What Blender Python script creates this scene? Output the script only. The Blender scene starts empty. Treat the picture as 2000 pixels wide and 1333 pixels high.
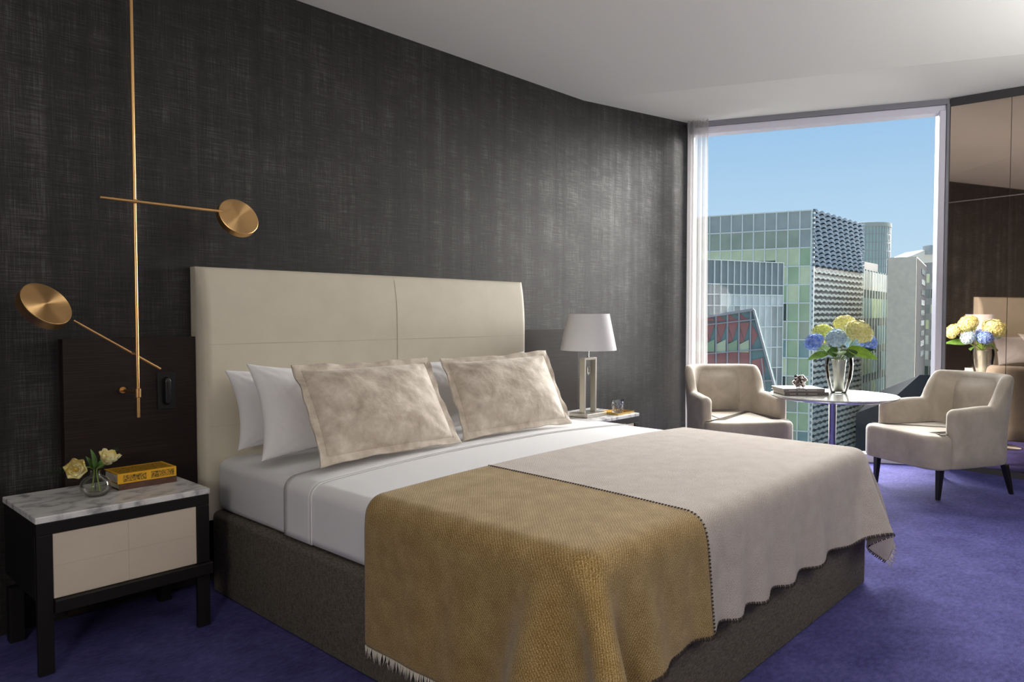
import bpy, bmesh, math, random
import numpy as np
from mathutils import Vector, Matrix

SC = bpy.context.scene
COL = SC.collection
PI = math.pi
rnd = random.Random(7)

# ------------------------------------------------------------------ scene settings
SC.view_settings.view_transform = 'Standard'
SC.view_settings.look = 'None'
SC.view_settings.gamma = 1.0
SC.view_settings.use_curve_mapping = False
SC.view_settings.exposure = 0.0
SC.cycles.max_bounces = 10
SC.cycles.diffuse_bounces = 5
SC.cycles.glossy_bounces = 5
SC.cycles.transmission_bounces = 8
SC.cycles.transparent_max_bounces = 16
SC.cycles.caustics_reflective = False
SC.cycles.caustics_refractive = False
SC.cycles.sample_clamp_indirect = 4.0
SC.cycles.use_denoising = True


# ------------------------------------------------------------------ materials
def new_mat(name):
    m = bpy.data.materials.new(name)
    m.use_nodes = True
    nt = m.node_tree
    b = nt.nodes['Principled BSDF']
    return m, nt, b


def nd(nt, t, **kw):
    n = nt.nodes.new(t)
    for k, v in kw.items():
        if k in n.inputs:
            n.inputs[k].default_value = v
        else:
            setattr(n, k, v)
    return n


def coords(nt, kind='Object', scale=(1, 1, 1), rot=(0, 0, 0)):
    tc = nt.nodes.new('ShaderNodeTexCoord')
    mp = nt.nodes.new('ShaderNodeMapping')
    mp.inputs['Scale'].default_value = scale
    mp.inputs['Rotation'].default_value = rot
    nt.links.new(tc.outputs[kind], mp.inputs['Vector'])
    return mp.outputs['Vector']


def ramp(nt, fac, stops):
    r = nt.nodes.new('ShaderNodeValToRGB')
    els = r.color_ramp.elements
    while len(els) < len(stops):
        els.new(0.5)
    for e, (p, c) in zip(els, stops):
        e.position = p
        e.color = (c[0], c[1], c[2], 1)
    nt.links.new(fac, r.inputs['Fac'])
    return r.outputs['Color']


def noise(nt, vec, scale, detail=3.0, rough=0.55, dist=0.0):
    n = nd(nt, 'ShaderNodeTexNoise', Scale=scale, Detail=detail, Roughness=rough, Distortion=dist)
    if vec is not None:
        nt.links.new(vec, n.inputs['Vector'])
    return n.outputs['Fac']


def math_n(nt, op, a, b):
    n = nt.nodes.new('ShaderNodeMath')
    n.operation = op
    for i, v in enumerate((a, b)):
        if isinstance(v, (int, float)):
            n.inputs[i].default_value = v
        else:
            nt.links.new(v, n.inputs[i])
    return n.outputs[0]


def bump(nt, b, height, strength=0.3, distance=0.005):
    n = nd(nt, 'ShaderNodeBump', Strength=strength, Distance=distance)
    nt.links.new(height, n.inputs['Height'])
    nt.links.new(n.outputs['Normal'], b.inputs['Normal'])


def pmat(name, color, rough=0.5, metal=0.0, spec=0.5, sheen=0.0, coat=0.0, var=0.0, vscale=8.0, bmp=0.0, bscale=200.0, bdist=0.002, sheen_tint=None):
    """Principled material with optional noise colour variation and fine bump."""
    m, nt, b = new_mat(name)
    b.inputs['Base Color'].default_value = (*color, 1)
    b.inputs['Roughness'].default_value = rough
    b.inputs['Metallic'].default_value = metal
    b.inputs['Specular IOR Level'].default_value = spec
    b.inputs['Sheen Weight'].default_value = sheen
    if sheen_tint:
        b.inputs['Sheen Tint'].default_value = (*sheen_tint, 1)
    b.inputs['Coat Weight'].default_value = coat
    if var or bmp:
        v = coords(nt)
    if var:
        f = noise(nt, v, vscale, 4)
        lo = tuple(max(0, c * (1 - var)) for c in color)
        hi = tuple(min(1, c * (1 + var)) for c in color)
        nt.links.new(ramp(nt, f, [(0.3, lo), (0.7, hi)]), b.inputs['Base Color'])
    if bmp:
        bump(nt, b, noise(nt, v, bscale, 2), bmp, bdist)
    return m


M = {}


def build_materials():
    # dark woven wallpaper: crossing threads, mottling and soft vertical bands
    m, nt, b = new_mat('wallpaper_dark_weave')
    tc = nt.nodes.new('ShaderNodeNewGeometry')

    def mp(s):
        n = nt.nodes.new('ShaderNodeMapping')
        n.inputs['Scale'].default_value = s
        nt.links.new(tc.outputs['Position'], n.inputs['Vector'])
        return n.outputs['Vector']
    h = noise(nt, mp((7, 1, 190)), 1.0, 4, 0.7)
    v = noise(nt, mp((190, 1, 7)), 1.0, 4, 0.7)
    mott = noise(nt, mp((3.2, 1, 4.5)), 1.0, 5, 0.65)
    band = noise(nt, mp((16, 1, 0.35)), 1.0, 2, 0.5)
    threads = math_n(nt, 'ADD', math_n(nt, 'MULTIPLY', h, 0.55), math_n(nt, 'MULTIPLY', v, 0.45))
    big = math_n(nt, 'ADD', math_n(nt, 'MULTIPLY', mott, 0.55), math_n(nt, 'MULTIPLY', band, 0.45))
    f = math_n(nt, 'ADD', math_n(nt, 'MULTIPLY', threads, 0.62), math_n(nt, 'MULTIPLY', big, 0.38))
    c = ramp(nt, f, [(0.42, (0.0040, 0.0032, 0.0030)), (0.52, (0.0165, 0.0145, 0.0138)), (0.63, (0.085, 0.082, 0.082))])
    nt.links.new(c, b.inputs['Base Color'])
    b.inputs['Roughness'].default_value = 0.5
    b.inputs['Specular IOR Level'].default_value = 0.36
    b.inputs['Sheen Weight'].default_value = 0.04
    rr = nt.nodes.new('ShaderNodeMapRange')
    rr.inputs['From Min'].default_value = 0.4
    rr.inputs['From Max'].default_value = 0.62
    rr.inputs['To Min'].default_value = 0.62
    rr.inputs['To Max'].default_value = 0.36
    nt.links.new(f, rr.inputs['Value'])
    nt.links.new(rr.outputs[0], b.inputs['Roughness'])
    bump(nt, b, threads, 0.35, 0.003)
    M['wallpaper'] = m

    M['ceiling'] = pmat('ceiling_paint', (0.72, 0.72, 0.69), 0.9, spec=0.2, bmp=0.05, bscale=300)
    M['plaster'] = pmat('wall_plaster', (0.20, 0.19, 0.18), 0.8, spec=0.2, bmp=0.05, bscale=120)

    # purple carpet
    m, nt, b = new_mat('carpet_purple')
    vec = coords(nt)
    f1 = noise(nt, vec, 420, 3, 0.6)
    f2 = noise(nt, vec, 5.0, 4, 0.6)
    f3 = noise(nt, coords(nt, scale=(30, 60, 1), rot=(0, 0, 0.5)), 1.0, 3, 0.6)
    f = math_n(nt, 'ADD', math_n(nt, 'MULTIPLY', f1, 0.45), math_n(nt, 'ADD', math_n(nt, 'MULTIPLY', f2, 0.28), math_n(nt, 'MULTIPLY', f3, 0.27)))
    nt.links.new(ramp(nt, f, [(0.36, (0.024, 0.022, 0.082)), (0.5, (0.064, 0.060, 0.20)), (0.66, (0.13, 0.126, 0.34))]), b.inputs['Base Color'])
    b.inputs['Roughness'].default_value = 0.95
    b.inputs['Specular IOR Level'].default_value = 0.1
    b.inputs['Sheen Weight'].default_value = 0.04
    b.inputs['Sheen Tint'].default_value = (0.45, 0.42, 0.9, 1)
    bump(nt, b, f1, 0.6, 0.006)
    M['carpet'] = m

    # dark stained wood
    m, nt, b = new_mat('wood_wenge')
    g = noise(nt, coords(nt, scale=(3, 40, 220)), 1.0, 4, 0.6)
    nt.links.new(ramp(nt, g, [(0.35, (0.010, 0.0068, 0.0062)), (0.65, (0.026, 0.017, 0.0155))]), b.inputs['Base Color'])
    b.inputs['Roughness'].default_value = 0.5
    b.inputs['Specular IOR Level'].default_value = 0.22
    M['wenge'] = m
    M['black_wood'] = pmat('wood_black', (0.008, 0.0068, 0.007), 0.5, spec=0.3)
    M['leg_wood'] = pmat('chair_leg_black', (0.010, 0.009, 0.010), 0.35, spec=0.4)

    # marble
    m, nt, b = new_mat('marble_white_grey')
    vec = coords(nt, scale=(1, 1.6, 1), rot=(0, 0, 0.35))
    w = nd(nt, 'ShaderNodeTexWave', Scale=2.2, Distortion=14.0, Detail=4.0)
    w.inputs['Detail Scale'].default_value = 2.5
    nt.links.new(vec, w.inputs['Vector'])
    n1 = noise(nt, vec, 9, 6, 0.65, 1.2)
    f = math_n(nt, 'ADD', math_n(nt, 'MULTIPLY', w.outputs['Fac'], 0.3), math_n(nt, 'MULTIPLY', n1, 0.7))
    nt.links.new(ramp(nt, f, [(0.24, (0.30, 0.30, 0.32)), (0.36, (0.55, 0.55, 0.56)), (0.45, (0.72, 0.71, 0.71)), (0.7, (0.80, 0.79, 0.78))]), b.inputs['Base Color'])
    b.inputs['Roughness'].default_value = 0.25
    M['marble'] = m

    M['cream_leather'] = pmat('leather_cream', (0.60, 0.55, 0.445), 0.55, spec=0.35, var=0.05, vscale=5, bmp=0.08, bscale=260)
    M['seam'] = pmat('leather_seam', (0.52, 0.475, 0.385), 0.7, spec=0.2)
    M['drawer_leather'] = pmat('drawer_leather', (0.62, 0.53, 0.44), 0.55, spec=0.35, var=0.03, vscale=5, bmp=0.08, bscale=260)

    # linen bed base
    m, nt, b = new_mat('fabric_grey_linen')
    h = noise(nt, coords(nt, scale=(60, 60, 420)), 1.0, 3, 0.6)
    v = noise(nt, coords(nt, scale=(420, 420, 60)), 1.0, 3, 0.6)
    f = math_n(nt, 'ADD', math_n(nt, 'MULTIPLY', h, 0.5), math_n(nt, 'MULTIPLY', v, 0.5))
    nt.links.new(ramp(nt, f, [(0.36, (0.055, 0.048, 0.040)), (0.64, (0.19, 0.17, 0.145))]), b.inputs['Base Color'])
    b.inputs['Roughness'].default_value = 0.9
    b.inputs['Specular IOR Level'].default_value = 0.1
    bump(nt, b, f, 0.4, 0.002)
    M['bed_base'] = m

    M['sheet'] = pmat('cotton_white', (0.80, 0.80, 0.82), 0.8, spec=0.15, sheen=0.1, bmp=0.25, bscale=7, bdist=0.012)
    M['pillow'] = pmat('pillow_cotton', (0.78, 0.77, 0.78), 0.8, spec=0.15, sheen=0.1, bmp=0.5, bscale=11, bdist=0.016)
    M['hem'] = pmat('sheet_hem', (0.60, 0.58, 0.56), 0.8, spec=0.1)

    # crushed velvet cushions
    m, nt, b = new_mat('velvet_beige')
    vec = coords(nt, scale=(1, 1, 1))
    f = noise(nt, vec, 11, 5, 0.62, 0.25)
    nt.links.new(ramp(nt, f, [(0.34, (0.43, 0.355, 0.285)), (0.5, (0.58, 0.50, 0.415)), (0.68, (0.74, 0.66, 0.57))]), b.inputs['Base Color'])
    b.inputs['Roughness'].default_value = 0.75
    b.inputs['Specular IOR Level'].default_value = 0.2
    b.inputs['Sheen Weight'].default_value = 0.3
    bump(nt, b, noise(nt, vec, 14, 3), 0.35, 0.012)
    M['velvet'] = m

    # wool throw: speckled twill
    def wool(name, stops, scale=330.0):
        m, nt, b = new_mat(name)
        vec = coords(nt, 'UV')
        f1 = noise(nt, vec, scale, 4, 0.75)
        tw = nd(nt, 'ShaderNodeTexWave', Scale=60.0, Distortion=2.0, Detail=2.0)
        tw.wave_type = 'BANDS'
        tw.bands_direction = 'DIAGONAL'
        nt.links.new(vec, tw.inputs['Vector'])
        f2 = noise(nt, vec, 14, 3, 0.6)
        f = math_n(nt, 'ADD', math_n(nt, 'MULTIPLY', f1, 0.80), math_n(nt, 'ADD', math_n(nt, 'MULTIPLY', tw.outputs['Fac'], 0.07), math_n(nt, 'MULTIPLY', f2, 0.13)))
        nt.links.new(ramp(nt, f, stops), b.inputs['Base Color'])
        b.inputs['Roughness'].default_value = 0.95
        b.inputs['Specular IOR Level'].default_value = 0.08
        b.inputs['Sheen Weight'].default_value = 0.24
        b.inputs['Sheen Roughness'].default_value = 0.5
        bump(nt, b, f1, 0.55, 0.003)
        return m
    M['wool_gold'] = wool('wool_gold', [(0.36, (0.115, 0.062, 0.014)), (0.5, (0.295, 0.185, 0.06)), (0.64, (0.66, 0.50, 0.26))])
    M['wool_beige'] = wool('wool_beige', [(0.36, (0.32, 0.26, 0.225)), (0.5, (0.52, 0.455, 0.41)), (0.64, (0.78, 0.72, 0.67))])
    M['stitch'] = pmat('stitch_dark', (0.055, 0.042, 0.034), 0.8, spec=0.1)
    M['fringe'] = pmat('fringe_cream', (0.66, 0.61, 0.54), 0.9, spec=0.1)

    # brushed brass
    m, nt, b = new_mat('brass_brushed')
    b.inputs['Base Color'].default_value = (0.74, 0.44, 0.185, 1)
    b.inputs['Metallic'].default_value = 1.0
    b.inputs['Roughness'].default_value = 0.3
    M['brass'] = m
    m, nt, b = new_mat('brass_spun_disc')
    vec = coords(nt)
    f = noise(nt, coords(nt, scale=(1, 1, 1)), 60, 2)
    b.inputs['Base Color'].default_value = (0.80, 0.50, 0.22, 1)
    b.inputs['Metallic'].default_value = 1.0
    b.inputs['Roughness'].default_value = 0.36
    b.inputs['Anisotropic'].default_value = 0.85
    tg = nt.nodes.new('ShaderNodeTangent')
    tg.direction_type = 'RADIAL'
    tg.axis = 'Z'
    nt.links.new(tg.outputs[0], b.inputs['Tangent'])
    M['brass_disc'] = m
    M['gold'] = pmat('gold_tray', (0.80, 0.56, 0.20), 0.25, metal=1)
    M['chrome'] = pmat('chrome', (0.78, 0.77, 0.76), 0.12, metal=1)
    M['nickel'] = pmat('brushed_nickel', (0.62, 0.59, 0.54), 0.3, metal=1)
    M['bronze'] = pmat('dark_bronze', (0.30, 0.25, 0.24), 0.22, metal=1)

    # lamp shade
    m, nt, b = new_mat('lamp_shade_white')
    b.inputs['Base Color'].default_value = (0.78, 0.77, 0.78, 1)
    b.inputs['Roughness'].default_value = 0.85
    b.inputs['Specular IOR Level'].default_value = 0.1
    b.inputs['Transmission Weight'].default_value = 0.0
    vec = coords(nt, scale=(60, 60, 500))
    bump(nt, b, noise(nt, vec, 1.0, 2), 0.08, 0.001)
    M['shade'] = m

    # chair velvet
    m, nt, b = new_mat('chair_velvet_taupe')
    vec = coords(nt)
    f = noise(nt, vec, 6, 4, 0.6, 0.4)
    nt.links.new(ramp(nt, f, [(0.35, (0.405, 0.352, 0.29)), (0.65, (0.525, 0.462, 0.39))]), b.inputs['Base Color'])
    b.inputs['Roughness'].default_value = 0.8
    b.inputs['Specular IOR Level'].default_value = 0.15
    b.inputs['Sheen Weight'].default_value = 0.35
    bump(nt, b, noise(nt, vec, 350, 2), 0.12, 0.002)
    M['chair'] = m

    M['table_top'] = pmat('table_stone_polished', (0.62, 0.61, 0.57), 0.12, spec=0.6, coat=0.4, var=0.06, vscale=14)
    M['frame_paint'] = pmat('window_frame_paint', (0.66, 0.65, 0.74), 0.4, spec=0.4)
    M['trim_grey'] = pmat('trim_grey', (0.20, 0.20, 0.23), 0.5)
    M['dark_trim'] = pmat('wardrobe_dark_trim', (0.045, 0.042, 0.045), 0.5)
    m, nt, b = new_mat('mirror_bronze')
    b.inputs['Base Color'].default_value = (0.66, 0.53, 0.44, 1)
    b.inputs['Metallic'].default_value = 1
    b.inputs['Roughness'].default_value = 0.02
    M['mirror'] = m
    M['seam_metal'] = pmat('mirror_edge_strip', (0.50, 0.46, 0.44), 0.3, metal=1)
    M['seam_dark'] = pmat('mirror_joint_dark', (0.06, 0.05, 0.05), 0.5)
    M['black_plastic'] = pmat('black_plastic', (0.010, 0.010, 0.011), 0.28, spec=0.5)
    M['plate_black'] = pmat('plate_black', (0.006, 0.006, 0.007), 0.5, spec=0.4)

    # sheer curtain
    m = bpy.data.materials.new('sheer_voile')
    m.use_nodes = True
    nt = m.node_tree
    nt.nodes.clear()
    out = nt.nodes.new('ShaderNodeOutputMaterial')
    d = nd(nt, 'ShaderNodeBsdfDiffuse', Color=(0.86, 0.84, 0.83, 1))
    t = nd(nt, 'ShaderNodeBsdfTranslucent', Color=(0.42, 0.41, 0.405, 1))
    tr = nd(nt, 'ShaderNodeBsdfTransparent', Color=(1, 1, 1, 1))
    m1 = nd(nt, 'ShaderNodeMixShader', Fac=0.5)
    m2 = nd(nt, 'ShaderNodeMixShader', Fac=0.46)
    nt.links.new(d.outputs[0], m1.inputs[1])
    nt.links.new(t.outputs[0], m1.inputs[2])
    nt.links.new(m1.outputs[0], m2.inputs[1])
    nt.links.new(tr.outputs[0], m2.inputs[2])
    nt.links.new(m2.outputs[0], out.inputs[0])
    M['sheer'] = m

    # thin clear glass (transparent with fresnel reflection)
    def thin_glass(name, tint, refl=1.0, edge=None):
        m = bpy.data.materials.new(name)
        m.use_nodes = True
        nt = m.node_tree
        nt.nodes.clear()
        out = nt.nodes.new('ShaderNodeOutputMaterial')
        tr = nd(nt, 'ShaderNodeBsdfTransparent', Color=(*tint, 1))
        gl = nd(nt, 'ShaderNodeBsdfGlossy', Roughness=0.02, Color=(1, 1, 1, 1))
        lw = nd(nt, 'ShaderNodeFresnel', IOR=1.3)
        mx = nt.nodes.new('ShaderNodeMixShader')
        f = math_n(nt, 'MULTIPLY', lw.outputs[0], refl)
        nt.links.new(f, mx.inputs[0])
        if edge:
            lay = nd(nt, 'ShaderNodeLayerWeight', Blend=0.35)
            col = ramp(nt, lay.outputs['Facing'], [(0.3, tint), (0.85, edge)])
            nt.links.new(col, tr.inputs['Color'])
        nt.links.new(tr.outputs[0], mx.inputs[1])
        nt.links.new(gl.outputs[0], mx.inputs[2])
        nt.links.new(mx.outputs[0], out.inputs[0])
        return m
    M['window_glass'] = thin_glass('window_glass', (0.985, 0.99, 0.99), 0.2)
    M['vase_glass'] = thin_glass('vase_glass', (0.93, 0.94, 0.93), 1.3, (0.50, 0.44, 0.34))
    M['bud_glass'] = thin_glass('bud_vase_glass', (0.97, 0.97, 0.96), 0.7, (0.78, 0.79, 0.78))
    M['water'] = thin_glass('vase_water', (0.90, 0.92, 0.88), 0.5)
    M['crystal'] = thin_glass('cut_crystal', (0.86, 0.88, 0.90), 3.0, (0.55, 0.57, 0.6))
    M['liner'] = pmat('vase_liner_silvered', (0.62, 0.62, 0.58), 0.22, metal=0.55, var=0.08, vscale=10)

    # flowers
    def petal(name, c1, c2, c3, scale=60):
        m, nt, b = new_mat(name)
        f = noise(nt, coords(nt), scale, 3, 0.6)
        nt.links.new(ramp(nt, f, [(0.35, c1), (0.5, c2), (0.66, c3)]), b.inputs['Base Color'])
        b.inputs['Roughness'].default_value = 0.7
        b.inputs['Specular IOR Level'].default_value = 0.2
        b.inputs['Subsurface Weight'].default_value = 0.0
        return m
    M['hyd_blue'] = petal('hydrangea_blue', (0.10, 0.19, 0.55), (0.20, 0.33, 0.72), (0.42, 0.52, 0.82))
    M['hyd_pale'] = petal('hydrangea_pale_blue', (0.25, 0.40, 0.55), (0.42, 0.56, 0.68), (0.60, 0.72, 0.70))
    M['hyd_yellow'] = petal('hydrangea_yellow', (0.55, 0.51, 0.16), (0.70, 0.67, 0.31), (0.82, 0.80, 0.50))
    M['hyd_lime'] = petal('hydrangea_lime', (0.42, 0.48, 0.08), (0.60, 0.64, 0.18), (0.76, 0.78, 0.36))
    M['leaf'] = pmat('leaf_green', (0.075, 0.17, 0.03), 0.5, spec=0.35, var=0.4, vscale=30)
    M['leaf_bright'] = pmat('leaf_bright_green', (0.20, 0.36, 0.035), 0.5, spec=0.35, var=0.3, vscale=30)
    M['leaf_dark'] = pmat('leaf_dark_green', (0.030, 0.075, 0.022), 0.5, spec=0.3, var=0.3, vscale=30)
    M['fern'] = pmat('fern_dark', (0.015, 0.03, 0.015), 0.7, spec=0.2)
    M['stem'] = pmat('stem_green', (0.20, 0.30, 0.06), 0.5)
    M['tulip'] = petal('tulip_pale_yellow', (0.76, 0.62, 0.20), (0.86, 0.78, 0.40), (0.90, 0.86, 0.62), 25)
    M['tulip_centre'] = pmat('tulip_centre', (0.70, 0.48, 0.07), 0.6)

    # books
    M['pages'] = pmat('book_pages', (0.66, 0.62, 0.54), 0.9, spec=0.1, bmp=0.4, bscale=600)
    M['book_brown'] = pmat('book_cloth_brown', (0.105, 0.055, 0.04), 0.7, spec=0.2, var=0.3, vscale=20)
    m, nt, b = new_mat('book_yellow_ornament')
    vec = coords(nt, scale=(1, 1, 1))
    n1 = noise(nt, vec, 105, 2.5, 0.6, 1.6)
    nt.links.new(ramp(nt, n1, [(0.40, (0.80, 0.43, 0.02)), (0.44, (0.07, 0.04, 0.01)), (0.52, (0.06, 0.035, 0.01)), (0.56, (0.80, 0.43, 0.02)), (0.62, (0.75, 0.40, 0.02)), (0.66, (0.10, 0.05, 0.01))]), b.inputs['Base Color'])
    b.inputs['Roughness'].default_value = 0.45
    M['book_yellow'] = m
    M['book_yellow_plain'] = pmat('book_yellow_border', (0.80, 0.43, 0.02), 0.45)
    M['book_white'] = pmat('book_cover_white', (0.78, 0.77, 0.76), 0.4, var=0.05)
    M['book_dark'] = pmat('book_spine_dark', (0.085, 0.07, 0.075), 0.5)
    M['book_grey'] = pmat('book_spine_grey', (0.17, 0.15, 0.155), 0.5)
    M['spine_print'] = pmat('spine_print', (0.36, 0.34, 0.34), 0.6)

    # street
    def facade(name, color, rough=0.12, spec=0.5, var=0.12, vscale=0.5, metal=0.0):
        return pmat(name, color, rough, spec=spec, var=var, vscale=vscale, metal=metal)
    M['gl_top'] = facade('facade_glass_bluegrey', (0.38, 0.41, 0.385), 0.1)
    M['gl_sage'] = facade('facade_glass_sage', (0.36, 0.40, 0.31), 0.1)
    M['gl_green'] = facade('facade_glass_green', (0.38, 0.50, 0.31), 0.12)
    M['gl_pale'] = facade('facade_glass_pale_green', (0.62, 0.68, 0.44), 0.15)
    M['gl_dark'] = facade('facade_glass_dark', (0.045, 0.07, 0.06), 0.08)
    M['gl_slate'] = facade('facade_glass_slate', (0.23, 0.26, 0.265), 0.1)
    M['gl_sky'] = facade('facade_glass_skypale', (0.62, 0.66, 0.64), 0.1)
    M['gl_teal'] = facade('facade_glass_teal', (0.22, 0.34, 0.33), 0.1)
    M['mullion'] = pmat('mullion_aluminium', (0.78, 0.82, 0.78), 0.5)
    M['mullion_grey'] = pmat('mullion_grey_metal', (0.36, 0.38, 0.39), 0.5)
    M['louvre_blue'] = pmat('louvre_blue_grey', (0.11, 0.155, 0.20), 0.9, spec=0.03, var=0.15, vscale=0.4)
    M['louvre_white'] = pmat('louvre_white', (0.42, 0.45, 0.42), 0.9, spec=0.03)
    M['louvre_back'] = pmat('louvre_backing', (0.10, 0.14, 0.19), 0.5)
    M['louvre_back_low'] = pmat('louvre_backing_lower', (0.10, 0.115, 0.12), 0.5, var=0.5, vscale=0.25)
    M['stone'] = pmat('stone_cladding', (0.86, 0.74, 0.58), 0.9, var=0.07, vscale=1.5)
    M['stone_dark'] = pmat('stone_side', (0.33, 0.33, 0.33), 0.9, var=0.1, vscale=0.6)
    M['taupe'] = pmat('parapet_taupe', (0.40, 0.37, 0.34), 0.9)
    M['far_cream'] = pmat('far_building_cream', (0.80, 0.74, 0.66), 0.9)
    M['slate_roof'] = pmat('roof_slate', (0.016, 0.019, 0.025), 0.8, var=0.2, vscale=0.5)  # shadow tone for the block before the stone tower
    M['red_panel'] = pmat('panel_red', (0.46, 0.19, 0.17), 0.35, var=0.2, vscale=0.4)
    M['steel'] = pmat('steel_dull', (0.45, 0.42, 0.42), 0.5)
    M['asphalt'] = pmat('pale_paving', (0.20, 0.195, 0.18), 0.9, var=0.2, vscale=0.2)


build_materials()


# ------------------------------------------------------------------ mesh builder
class MB:
    def __init__(self):
        self.v, self.f, self.m = [], [], []
        self.mi = 0

    def add(self, vs, fs):
        o = len(self.v)
        self.v += [tuple(p) for p in vs]
        self.f += [tuple(i + o for i in f) for f in fs]
        self.m += [self.mi] * len(fs)
        return self

    def box(self, lo, hi, mat=None):
        x0, y0, z0 = lo
        x1, y1, z1 = hi
        vs = [(x0, y0, z0), (x1, y0, z0), (x1, y1, z0), (x0, y1, z0), (x0, y0, z1), (x1, y0, z1), (x1, y1, z1), (x0, y1, z1)]
        if mat is not None:
            vs = [mat @ Vector(p) for p in vs]
        return self.add(vs, [(0, 3, 2, 1), (4, 5, 6, 7), (0, 1, 5, 4), (1, 2, 6, 5), (2, 3, 7, 6), (3, 0, 4, 7)])

    def prism(self, poly, z0, z1):
        n = len(poly)
        vs = [(p[0], p[1], z0) for p in poly] + [(p[0], p[1], z1) for p in poly]
        fs = [tuple(range(n - 1, -1, -1)), tuple(range(n, 2 * n))]
        fs += [(i, (i + 1) % n, n + (i + 1) % n, n + i) for i in range(n)]
        return self.add(vs, fs)

    def rings(self, rings, cap0=True, cap1=True, closed=True):
        """rings: list of equal-length point loops."""
        n = len(rings[0])
        vs = [p for r in rings for p in r]
        fs = []
        for a in range(len(rings) - 1):
            for i in range(n if closed else n - 1):
                j = (i + 1) % n
                fs.append((a * n + i, a * n + j, (a + 1) * n + j, (a + 1) * n + i))
        if cap0:
            fs.append(tuple(range(n - 1, -1, -1)))
        if cap1:
            b = (len(rings) - 1) * n
            fs.append(tuple(range(b, b + n)))
        return self.add(vs, fs)

    def lathe(self, prof, n=48, center=(0, 0, 0), sx=1.0, sy=1.0, cap0=True, cap1=True, mat=None):
        rs = []
        for r, z in prof:
            ring = [Vector((center[0] + r * sx * math.cos(2 * PI * i / n), center[1] + r * sy * math.sin(2 * PI * i / n), center[2] + z)) for i in range(n)]
            if mat is not None:
                ring = [mat @ p for p in ring]
            rs.append(ring)
        return self.rings(rs, cap0, cap1)

    def tube(self, pts, r, n=12, cap=True):
        pts = [Vector(p) for p in pts]
        rad = r if isinstance(r, (list, tuple)) else [r] * len(pts)
        rs = []
        t0 = (pts[1] - pts[0]).normalized()
        up = Vector((0, 0, 1)) if abs(t0.z) < 0.9 else Vector((1, 0, 0))
        x = t0.cross(up).normalized()
        for i, p in enumerate(pts):
            if i == 0:
                t = t0
            elif i == len(pts) - 1:
                t = (pts[-1] - pts[-2]).normalized()
            else:
                t = ((pts[i + 1] - p).normalized() + (p - pts[i - 1]).normalized()).normalized()
            x = (x - t * x.dot(t)).normalized()
            y = t.cross(x)
            rs.append([p + (x * math.cos(2 * PI * k / n) + y * math.sin(2 * PI * k / n)) * rad[i] for k in range(n)])
        return self.rings(rs, cap, cap)

    def build(self, name, mats, parent=None, smooth=True, bevel=0.0, seg=2, angle=35):
        me = bpy.data.meshes.new(name)
        me.from_pydata([tuple(p) for p in self.v], [], self.f)
        if not isinstance(mats, (list, tuple)):
            mats = [mats]
        for m in mats:
            me.materials.append(m)
        if any(self.m):
            me.polygons.foreach_set('material_index', self.m)
        bm = bmesh.new()
        bm.from_mesh(me)
        bmesh.ops.recalc_face_normals(bm, faces=bm.faces)
        bm.to_mesh(me)
        bm.free()
        if smooth:
            me.polygons.foreach_set('use_smooth', [True] * len(me.polygons))
            me.set_sharp_from_angle(angle=math.radians(angle))
        me.update()
        o = bpy.data.objects.new(name, me)
        COL.objects.link(o)
        if parent is not None:
            o.parent = parent
        if bevel:
            b = o.modifiers.new('edge_round', 'BEVEL')
            b.width = bevel
            b.segments = seg
            b.limit_method = 'ANGLE'
            b.angle_limit = math.radians(40)
            b.harden_normals = False
        return o


def grid_faces(nu, nv, off=0, flip=False):
    fs = []
    for i in range(nu - 1):
        for j in range(nv - 1):
            a = off + i * nv + j
            q = (a, a + nv, a + nv + 1, a + 1)
            fs.append(q[::-1] if flip else q)
    return fs


def thing(name, label, cat, loc=(0, 0, 0), rz=0.0, group=None):
    o = bpy.data.objects.new(name, None)
    COL.objects.link(o)
    o.empty_display_size = 0.1
    o.location = loc
    o.rotation_euler = (0, 0, rz)
    tag(o, label, cat, group)
    return o


def tag(o, label, cat, group=None):
    o['label'] = label
    o['category'] = cat
    if group:
        o['group'] = group
    return o


def struct(o):
    o['kind'] = 'structure'
    return o


def copy_tree(o, parent=None):
    c = o.copy()
    COL.objects.link(c)
    if parent is not None:
        c.parent = parent
    for ch in o.children:
        copy_tree(ch, c)
    return c


def smooth01(t):
    t = max(0.0, min(1.0, t))
    return t * t * (3 - 2 * t)


def vnoise(x, y, s=0):
    return (math.sin(x * 1.7 + s) * math.cos(y * 1.3 - s * 0.7) + 0.5 * math.sin(x * 3.1 - y * 2.3 + s * 1.3) + 0.3 * math.sin(x * 5.3 + y * 4.7 + s * 2.1)) / 1.8


# ------------------------------------------------------------------ key points of the room (metres; head wall is y = 0)
FLAT_Z = 2.733
W1 = Vector((5.658, 0.0, 0.0))       # corner of head wall and window
W2 = Vector((6.532, -1.786, 0.0))    # window meets wardrobe
WD = (W2 - W1).normalized()
WN = Vector((WD.y, -WD.x, 0))        # into the room
WLEN = (W2 - W1).length
MD = Vector((-0.196, -0.9806, 0))    # along the mirrored wardrobe, towards the room
MN = Vector((-0.9806, 0.196, 0))     # out of the mirror, into the room
X_L, Y_B = -1.7, -5.3


def window_pt(u, off, z):
    p = W1 + WD * u + WN * off
    return Vector((p.x, p.y, z))


def mirror_pt(s, off, z):
    p = W2 + MD * s + MN * off
    return Vector((p.x, p.y, z))


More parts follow.
